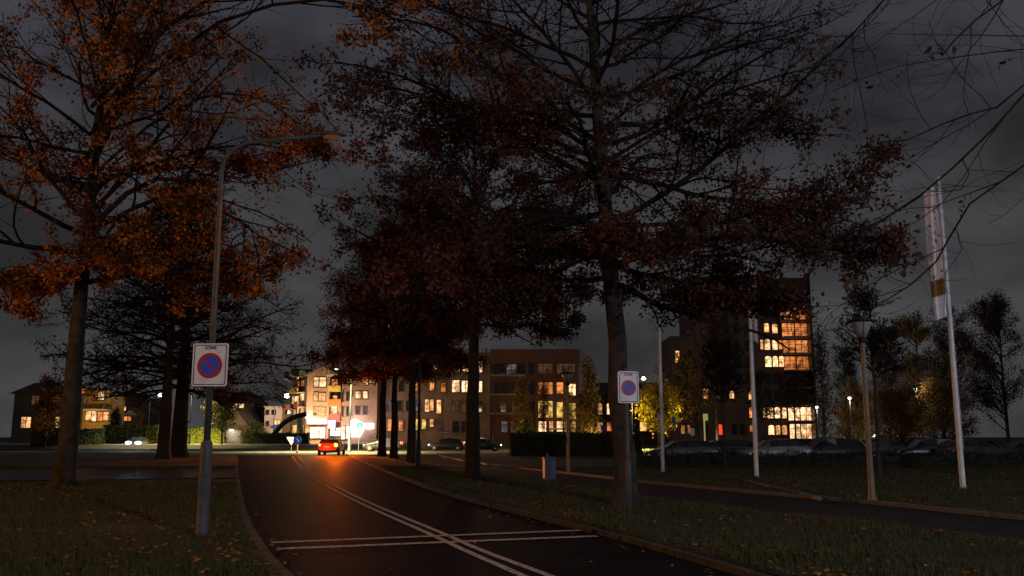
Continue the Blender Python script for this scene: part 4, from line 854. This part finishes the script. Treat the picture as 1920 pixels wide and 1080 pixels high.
# tower
B = Bld('apartment_tower', 'tall dark apartment tower with a column of glowing corner balconies', 1312, 1530, 156, 156, 'building')
B.wall(1312, 1467, 519, 'brick_dark', 16, .8); B.wall(1467.5, 1530, 520, 'brick_red', 16, 1.8)
B.wall(1440, 1462, 512, 'brick_dark', 9, 3, 'roof_block', zb=28)
B.slab(1463, 521, 1518, 546, 'brick_red', 'parapet', -.1, 1.79)
u0, u1, zt = B.uz(1527.5, 800)[0], B.uz(1530, 800)[0], B.uz(1517, 512)[1]; MB().box(u0 + .05, u1 + .2, -.4, 1.7, 0, zt).build('corner_fin', 'dkmetal', B.root)
AR = [(1435, 605, 1444, 622, 'warm'), (1450, 606, 1460, 624, 'warm'), (1428, 636, 1433, 654, 'warm'), (1436, 635, 1446, 655, 'bright'), (1450, 636, 1460, 655, 'bright'), (1462.5, 637, 1469, 654, 'orange'),
      (1437, 667, 1449, 687, 'bright'), (1451.5, 667, 1461, 687, 'bright'), (1463.5, 667, 1472, 687, 'bright'), (1433, 764, 1438.5, 783, 'warm'), (1441, 763, 1452, 784, 'bright'), (1455, 763, 1465, 784, 'bright'), (1469, 764, 1477, 784, 'bright'),
      (1443, 797, 1454, 815, 'bright'), (1457, 797, 1465.5, 815, 'warm'), (1469, 797, 1478, 815, 'warm'), (1406, 730, 1416, 749, 'warm'), (1407, 763, 1416, 783, 'orange'), (1408, 797, 1417, 810, 'orange'), (1321, 728, 1330, 747, 'warm'), (1346, 731, 1353, 747, 'dim'), (1369.5, 731, 1378, 747, 'warm')]
for r_ in AR: B.win(*r_[:4], r_[4], arch=True, y=.8)
for y_ in (545, 575, 606, 637, 668, 700, 731):
    for x_ in (1336, 1356, 1376, 1396): 
        if y_ != 731: B.win(x_ + (y_ - 545) * .03, y_, x_ + 9 + (y_ - 545) * .03, y_ + 18, 'dark', arch=True, y=.8)
for y_ in (545, 575, 700, 731): 
    for x_ in (1434, 1449): B.win(x_ + (y_ - 545) * .03, y_, x_ + 9 + (y_ - 545) * .03, y_ + 18, 'dark', arch=True, y=.8)
B.win(1345, 796, 1357, 815, 'red', y=.8, mull=False)
for x_ in (1320, 1375, 1390): B.win(x_, 796, x_ + 8, 814, 'dark', y=.8)
for (y0, y1, x0, x1, m_) in ((547, 568, 1466, 1515, 'dark'), (572, 599, 1468, 1516, 'orange'), (604, 630, 1472, 1519, 'orange'), (636, 661, 1474, 1520, 'orange'), (667, 693, 1476, 1522, 'orange'), (699, 725, 1478, 1524, 'dark'), (731, 757, 1480, 1526, 'dark'), (763, 788, 1484, 1528, 'bright'), (795, 822, 1487, 1528, 'bright')):
    xm = (x0 + x1) / 2
    B.win(x0, y0, xm - 1, y1, m_, y=1.8); B.win(xm + 1, y0, x1, y1, m_, y=1.8)
    B.slab(x0 - 2, y1, x1 + 1, y1 + 3, 'concrete', 'balcony_floor', -.2, 1.79)
    rl = MB(); ua, ub, za, zb = B.rect(x0 - 1, y1 - 9, x1 + .5, y1)
    rl.box(ua, ub, -.15, -.08, zb - .06, zb); rl.box(ua, ub, -.15, -.08, za + .35, za + .41)
    for k in range(18): x_ = ua + (ub - ua) * k / 17; rl.box(x_ - .018, x_ + .018, -.14, -.09, za, zb - .061)
    rl.build('railing', 'dkmetal', B.root)
B = Bld('brick_building', 'dark brick side wing low beside the tower, behind the yellow tree', 1262, 1311.5, 157.5, 157.5, 'building')
B.wall(1262, 1311.5, 630, 'brick_dark', 13)
for r_, m_ in (((1266.5, 658, 1273.5, 680), 'warm'), ((1277, 798, 1283.5, 813), 'orange'), ((1288, 797, 1294.5, 813), 'orange'), ((1290, 658, 1297, 680), 'dark'), ((1290, 694, 1297, 714), 'dark'), ((1268, 694, 1275, 714), 'dark')): B.win(*r_, m_)

# houses on the left
B = Bld('house', 'mustard coloured house with a glowing ground floor and lit balcony at far left', 148, 207, 153, 153, 'house')
B.wall(148, 207, 742, 'mustard', 5); B.wall(148, 182, 729, 'mustard', 4.8, .2, 'upper_wall', zb=8.4)
B.slab(147, 726.5, 183, 729, 'roofbr', 'roof', -.1, 5); B.slab(183.2, 740, 208, 742, 'roofbr', 'roof', -.2, 5.2)
B.slab(183, 732, 205, 752, 'fascia', 'balcony_bay', -.9, -.002)
B.win(189, 735, 200, 750, 'bright', y=-.9); B.win(149.5, 727, 158, 738, 'orange', y=.2); B.win(161, 771, 171, 788, 'warm'); B.win(172, 771, 181, 790, 'bright'); B.win(183, 773, 193, 789, 'orange'); B.win(194, 773, 204, 788, 'warm'); B.win(192, 758, 199, 766, 'dim', mull=False)
B.slab(159, 767, 206, 770, 'fascia', 'awning', -1.2, -.001)
light('POINT', (B.uz(180, 780)[0], -4, 4), 500, (1, .55, .15), B.root, .4)
B = Bld('house', 'small house with a pale gable between the dark conifer and the lit lamp', 228, 263, 165, 165, 'house')
B.wall(230, 262, 778, 'brick_tan', 8); B.gable(231, 259, 778, 246, 766, 'roofbr', 8, -.4, 'fascia'); B.win(233, 781, 246, 789, 'orange'); B.win(240, 770, 244, 774, 'dim', mull=False)
B = Bld('house', 'dark narrow house with a red lit window beside the far left lamp', 258, 292, 172, 172, 'house')
B.wall(258, 290, 765, 'brick_dark', 8); B.gable(258, 290, 765, 274, 748, 'roof', 8, -.4, 'brick_dark'); B.win(270, 752, 274, 762, 'warm', mull=False); B.win(269, 767, 275, 778, 'orange', mull=False); B.win(260, 764, 264, 771, 'yel', mull=False); B.win(270, 785, 281, 789, 'yel', mull=False)
B = Bld('house', 'dark flat roofed house behind the conifer at left', 214, 241, 175, 175, 'house'); B.wall(216, 240, 737, 'brick_dark', 9); B.slab(215, 735, 241, 737, 'roof', 'roof', -.3, 9.3); B.win(229, 762, 236, 770, 'warm'); B.win(222, 745, 228, 752, 'dark')
B = Bld('house', 'orange lit brick house at the left edge behind the big oak trunk', 20, 126, 140, 140, 'house'); B.wall(22, 124, 738, 'brick_tan', 5); B.hip(22, 124, 738, 50, 96, 716, 'roofbr', 5, .3)
for r_, m_ in (((96, 742, 108, 758), 'orange'), ((60, 742, 74, 758), 'dim'), ((104, 782, 118, 802), 'yel'), ((40, 782, 58, 802), 'warm')): B.win(*r_, m_)
B = Bld('house', 'large brick house with a brown hipped roof and two lit upper windows', 396, 480, 175, 175, 'house')
B.wall(404, 474, 755, 'brick_pink', 10); B.hip(404, 474, 755, 432, 458, 732, 'roofbr', 10)
B.win(437, 757, 445, 768, 'bright'); B.win(448.5, 757, 457, 768, 'bright'); B.win(410, 757, 414, 764, 'yel', mull=False); B.wall(474, 487, 764, 'brick_pink', 6, 3, 'annex'); B.hip(474, 487, 764, 479, 482, 755, 'roof', 6)
B = Bld('house', 'small gabled house with one lit gable window above a grey garage door', 408, 470, 158, 158, 'house')
B.wall(422, 466, 796, 'brick_pink', 8); B.gable(421, 467, 796, 447, 766.5, 'roof', 8, -.5, 'brick_pink', .3)
u0, u1, z0, z1 = B.rect(408, 770, 424, 794); MB().prism([(u0, z0), (u1, z0), (u1 + 1.5, z1), (u0 + .5, z1)], 1, 9).build('side_roof', 'roof', B.root)
B.win(443, 781, 451, 789, 'cool', y=0.0, mull=False)
B.slab(423, 807, 452, 833, 'concrete', 'garage_door', -.6, -.01); B.slab(420, 803, 456, 806, 'roof', 'porch_roof', -1.4, -.02)
MB().ball((B.uz(438, 804)[0], -1.2, B.uz(438, 804.5)[1] - .15), .2, 10, 2.2, 1, .7).build('porch_lamp', M['e_lamp'], B.root, True); light('POINT', (B.uz(438, 804)[0], -2.2, B.uz(438, 806)[1]), 160, (1, .8, .55), B.root, .15)
B = Bld('house', 'pale flat roofed house beside the curved lit street lamp', 494, 546, 160, 160, 'house')
B.wall(495, 528, 763, 'render', 9); B.wall(528.5, 546, 776, 'brick_pink', 9, .5, 'side_wall'); B.slab(530, 760, 545, 775.5, 'glass', 'glazed_upper_storey', 2, 8)
B.slab(494.5, 761.5, 528.4, 763, 'concrete', 'parapet', -.2, 9.2)
for r_, m_ in (((499, 769, 504, 776), 'dark'), ((510, 769, 517, 776), 'dark'), ((499, 790, 504, 797), 'dim'), ((515, 788, 526, 796), 'bright')): B.win(*r_, m_, mull=False)
B.slab(508, 798, 530, 803, 'signblue', 'blue_band', -.15, -.005)
light('POINT', (B.uz(515, 800)[0], -5, 6), 500, (1, .75, .65), B.root, .3)

# sculpture
Ys = 128; c0 = A(545, 830, Ys); c0.z = 0
root = thing('steel_sculpture', 'dark arched steel beam sculpture on a pale leg before the corner shops', 'sculpture', c0)
pts = [A(*p, Ys) - c0 for p in ((510, 820), (518, 809), (527, 798), (538, 789), (550, 783), (562, 779), (575, 777))]
MB().tube(smooth(pts, 5), [.36] * 31, 4).build('arched_beam', 'dkmetal', root)
MB().add(*(lambda a, b: ([a + Vector((-.25, -.3, 0)), a + Vector((.25, -.3, 0)), a + Vector((.25, .3, 0)), a + Vector((-.25, .3, 0)), b + Vector((-.3, -.3, 0)), b + Vector((.3, -.3, 0)), b + Vector((.3, .3, 0)), b + Vector((-.3, .3, 0))], [(3, 2, 1, 0), (4, 5, 6, 7), (0, 1, 5, 4), (1, 2, 6, 5), (2, 3, 7, 6), (3, 0, 4, 7)]))(Vector((A(567, 830, Ys).x - c0.x, 0, -.1)), A(562, 784, Ys) - c0)).build('leg', 'concrete', root)

# small signs
def roundel(label, px, py, Y, r, base_py, post='postor_lit', name='traffic_sign'):
    b = A(px, base_py, Y); b.z = 0.05; c = A(px, py, Y).z - .05; root = thing(name, label, 'traffic sign', b)
    MB().lathe([(.09, -.05), (.09, .1), (.075, .12), (.07, c - .1)], 12).build('post', post, root, True)
    MB().prism(circ(0, c, r, 24), -.12, -.08).build('disc', 'signblue', root)
    ar = MB(); ar.prism([(-.06 - .1, c + .18), (-.02 - .1, c + .22), (.18, c - .02), (.18, c - .2), (.0, c - .2), (.1, c - .12)], -.128, -.119); ar.build('arrow', 'signwhite', root); return root
roundel('blue keep right disc on an orange lit post on the traffic island', 557, 825, 90, .42, 848)
b = A(546, 840, 93); b.z = .05; root = thing('traffic_sign', 'white give way triangle left of the blue disc on the island', 'traffic sign', b); c = A(546, 827, 93).z
MB().tube([(0, 0, -.05), (0, 0, c + .2)], .035, 10).build('post', 'galv', root)
MB().prism([(-.5, c + .35), (0, c - .45), (.5, c + .35)], -.06, -.04).build('triangle', 'signwhite', root); 
b = A(835, 836, 118); b.z = .05; root = thing('traffic_sign', 'small blue direction board on a yellow bollard left of the second oak', 'traffic sign', b); c = A(835, 812, 118).z
MB().lathe([(.22, -.05), (.22, .9), (.12, 1.1), (.05, c)], 12).build('bollard', 'postyel', root, True); MB().box(-.5, .5, -.1, -.05, c - .13, c + .15).build('board', M['e_purple'] if False else 'signblue', root)
MB().box(-.46, .46, -.108, -.099, c - .02, c + .04).build('white_band', 'signwhite', root)
for (px, py, Y, base, w_, h_, m_, lab) in ((1238, 781, 80, 838, .42, .42, 'frost', 'small pale square sign on a pole under the yellow tree'), (1264, 788, 84, 838, .36, .62, 'signblue', 'blue square sign on a pole right of the yellow tree'), (1299, 810, 75, 838, .34, .6, 'signwhite', 'small white upright sign board behind the parked cars'), (1132, 803, 88, 838, .5, .5, 'signblue', 'blue square sign left of the right zone sign'), (345, 791, 118, 835, 1.6, .22, 'signblue', 'blue street name plate on a pole behind the left zone sign')):
    b = A(px, base, Y); b.z = 0; c = A(px, py, Y).z; root = thing('road_sign', lab, 'sign', b)
    MB().tube([(0, 0, -.05), (0, 0, c + h_ / 2)], .035, 8).build('post', 'galv', root); MB().prism(rrect(-w_ / 2, w_ / 2, c - h_ / 2, c + h_ / 2, .03), -.07, -.04).build('panel', m_, root)
b = A(1322, 835, 110); b.z = 0; root = thing('light_column', 'greenish lit column sign before the tower entrance', 'sign', b); c = A(1322, 776, 110).z
MB().tube([(0, 0, -.05), (0, 0, c)], .09, 10).build('column', 'e_green', root); MB().box(-.1, .42, -.2, .15, c - .8, c).build('lit_panel', 'e_green', root)
b = A(672, 852, 96); b.z = .1; root = thing('sign_post', 'thin grey post on the far verge right of the white lamp pole', 'post', b); MB().tube([(0, 0, -.05), (0, 0, 2.1)], .04, 8).build('post_tube', 'galv', root); MB().prism(circ(0, 1.95, .3, 20), -.07, -.04).build('sign_back', 'galv', root)

# ---------------------------------------------------------------- hedges, shrubs, far trees
def Bp(px, Y, z=0.): v = A(px, 818, Y); v.z = z; return v
hedge('hedge', 'lit green hedge left of the paired trunks behind the bright headlights', Bp(195, 130), Bp(300, 130), 1.4, 3.0, 5000, 'leaf_hedge', 71, .2)
hedge('hedge', 'bright yellow lit hedge behind the left zone sign post', Bp(345, 131), Bp(423, 131), 1.4, 2.7, 5000, 'leaf_hedge', 72, .2)
gs = Bp(392, 127.5, .56); root = thing('added_spotlight', 'added ground spotlight lighting the yellow hedge behind the left post', 'lamp', gs)  # unseen lamp, added to give the hedge its glow from below
MB().lathe([(.09, -.02), (.09, .12), (.05, .14)], 12).build('housing', 'dkmetal', root); MB().lathe([(.075, .141), (.075, .15)], 12).build('lens', 'e_lamp', root)
light('POINT', (0, .3, .5), 2200, (1, .82, .16), root, .1); light('POINT', (-2.6, .2, .5), 900, (1, .82, .16), root, .1)  # second point is added fill along the hedge, without a fixture
hedge('hedge', 'low dark green hedge between the garage and the junction island', Bp(456, 128), Bp(580, 128), 1.5, 1.9, 5000, 'leaf_grn', 73, .2)
hedge('hedge', 'tall dark hedge before the red brick block', Bp(958, 76), Bp(1205, 74), 1.6, 1.75, 7000, 'leaf_grn', 74, .15)
hedge('hedge', 'long low dark hedge in front of the parked cars', Bp(1185, 47), Bp(1990, 45.5), 1.1, .74, 9000, 'leaf_dark', 75, .08)
hedge('hedge', 'dark hedge before the houses at the left edge', Bp(60, 112), Bp(192, 118), 1.6, 2.4, 5000, 'leaf_grn', 76, .2)
bush_tree('shrub', 'round clipped dark shrub right of the grey garage door', Bp(478, 134), 3.6, .2, 2.1, 1.9, 2200, 'leaf_grn', 81, .2, .35, .1, cat='shrub')
bush_tree('conifer_tree', 'dark pointed conifer before the mustard house', Bp(215, 140), 6.2, .3, 1.1, 1.1, 2200, 'leaf_dark', 82, .2, .22, .1, pointed=True)
bush_tree('columnar_tree', 'orange columnar tree before the red brick block, leftmost columnar tree', Bp(977, 112), 9.0, .6, 1.15, 1.1, 3600, 'leaf_gold', 83, .2, .3, .12, 'columnar trees by the brick buildings', True)
bush_tree('columnar_tree', 'gold green columnar tree at the right end of the red brick block', Bp(1104, 108), 11.2, .6, 1.6, 1.5, 4200, 'leaf_gold', 84, .2, .35, .14, 'columnar trees by the brick buildings', True)
bush_tree('columnar_tree', 'slim yellow columnar tree before the lit glazed bays', Bp(1066, 118), 8.2, .5, .8, .8, 1500, 'leaf_yel', 85, .18, .25, .1, 'columnar trees by the brick buildings', True)
bush_tree('columnar_tree', 'thin leafy columnar tree before the orange lit windows', Bp(1020, 122), 9.4, 3, .9, .8, 900, 'leaf_gold', 86, .18, .3, .1, 'columnar trees by the brick buildings', True)
bush_tree('columnar_tree', 'tall dark columnar tree right of the tower', Bp(1546, 105), 15.5, .8, 1.5, 1.5, 2400, 'leaf_brown', 87, .22, .4, .16, 'columnar trees by the brick buildings', True)
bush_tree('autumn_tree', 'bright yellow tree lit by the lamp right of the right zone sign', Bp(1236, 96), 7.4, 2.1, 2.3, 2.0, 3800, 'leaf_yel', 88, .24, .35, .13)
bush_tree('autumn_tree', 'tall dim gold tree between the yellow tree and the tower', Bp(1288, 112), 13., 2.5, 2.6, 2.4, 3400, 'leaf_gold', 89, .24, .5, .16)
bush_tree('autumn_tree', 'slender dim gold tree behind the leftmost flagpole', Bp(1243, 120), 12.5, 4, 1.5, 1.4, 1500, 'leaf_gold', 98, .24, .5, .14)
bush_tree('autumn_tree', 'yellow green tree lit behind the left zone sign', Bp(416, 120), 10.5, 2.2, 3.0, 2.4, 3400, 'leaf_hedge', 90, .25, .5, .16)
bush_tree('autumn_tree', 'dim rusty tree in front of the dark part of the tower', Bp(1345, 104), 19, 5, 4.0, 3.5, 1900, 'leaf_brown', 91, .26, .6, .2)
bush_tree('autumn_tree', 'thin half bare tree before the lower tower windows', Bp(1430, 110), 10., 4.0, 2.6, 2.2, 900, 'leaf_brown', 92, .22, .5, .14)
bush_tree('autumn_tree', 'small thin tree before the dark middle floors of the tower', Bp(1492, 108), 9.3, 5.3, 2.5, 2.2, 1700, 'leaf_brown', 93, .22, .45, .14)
bush_tree('shrub', 'low yellow shrub at the foot of the orange columnar tree', Bp(985, 104), 3.6, .3, 1.4, 1.2, 1300, 'leaf_hedge', 94, .16, .3, .06, cat='shrub')
bush_tree('autumn_tree', 'orange lit tree at the left edge behind the big oak trunk', Bp(86, 110), 9.5, 1.5, 2.2, 2.0, 2200, 'leaf_or', 95, .22, .4, .14)
labs = ['dark half bare tree right of the post top lamp', 'tall dark tree behind the small lit lamps', 'broad dark tree at the foot of the far right flagpole', 'dark bushy tree at the right edge', 'low yellow green tree around the small lamp left of the post top lamp', 'low dim gold tree behind the parked cars at right', 'dark tree rising just right of the tower', 'low dim gold tree beside the far right flagpole']
for i, (px, Y, H, z0, rx, n, m_) in enumerate(((1672, 92, 14, 3, 3.2, 2200, 'leaf_brown'), (1730, 98, 16.5, 3, 3.8, 2800, 'leaf_gold'), (1800, 90, 15, 3, 4.2, 3000, 'leaf_brown'), (1890, 84, 15.5, 2, 4.5, 3200, 'leaf_brown'), (1610, 96, 7., 1, 3.2, 2200, 'leaf_gold'), (1690, 80, 5.2, .6, 3.4, 2400, 'leaf_gold'), (1590, 118, 15, 3, 3., 1500, 'leaf_dark'), (1770, 84, 6., .6, 3.6, 2600, 'leaf_gold'))):
    n = int(n * 5.5)
    bush_tree('park_tree', labs[i], Bp(px, Y), H, z0, rx, rx * .85, n, m_, 110 + i, .13, .6, .18, 'trees beyond the parked cars')
for px, py, H, lab, sd in ((1360, 880, 6.8, 'young slim trunk on the dark lawn between two flagpoles', 121), (1651, 893, 8.6, 'young slim trunk on the dark lawn right of the post top lamp', 122)):
    bush_tree('young_tree', lab, G(px, py, .03), H, H * .55, 1.7, 1.5, 260, 'leaf_brown', sd, .14, .3, .11, 'young trees on the right lawn')

# ---------------------------------------------------------------- lamps outside the frame that light the foreground
street_lamp('tall orange lit street lamp on the left verge outside the frame', (-28, 9, VZ), 5.6, 1.1, R(0), 'sodium', .062, 1.45, 'galv', 6000, (1, .42, .06), spot=0)
street_lamp('white lit street lamp beyond the right edge of the frame', (31, 17, .03), 6.5, 1.1, R(180), 'lampw', .062, 1.45, 'galv', 2600, (.78, .82, 1.), spot=0)
street_lamp('white lit street lamp behind the camera at right', (13.5, -11, .03), 6.5, 1.1, R(180), 'lampw', .062, 1.45, 'galv', 7000, (.96, .92, 1.), spot=0)
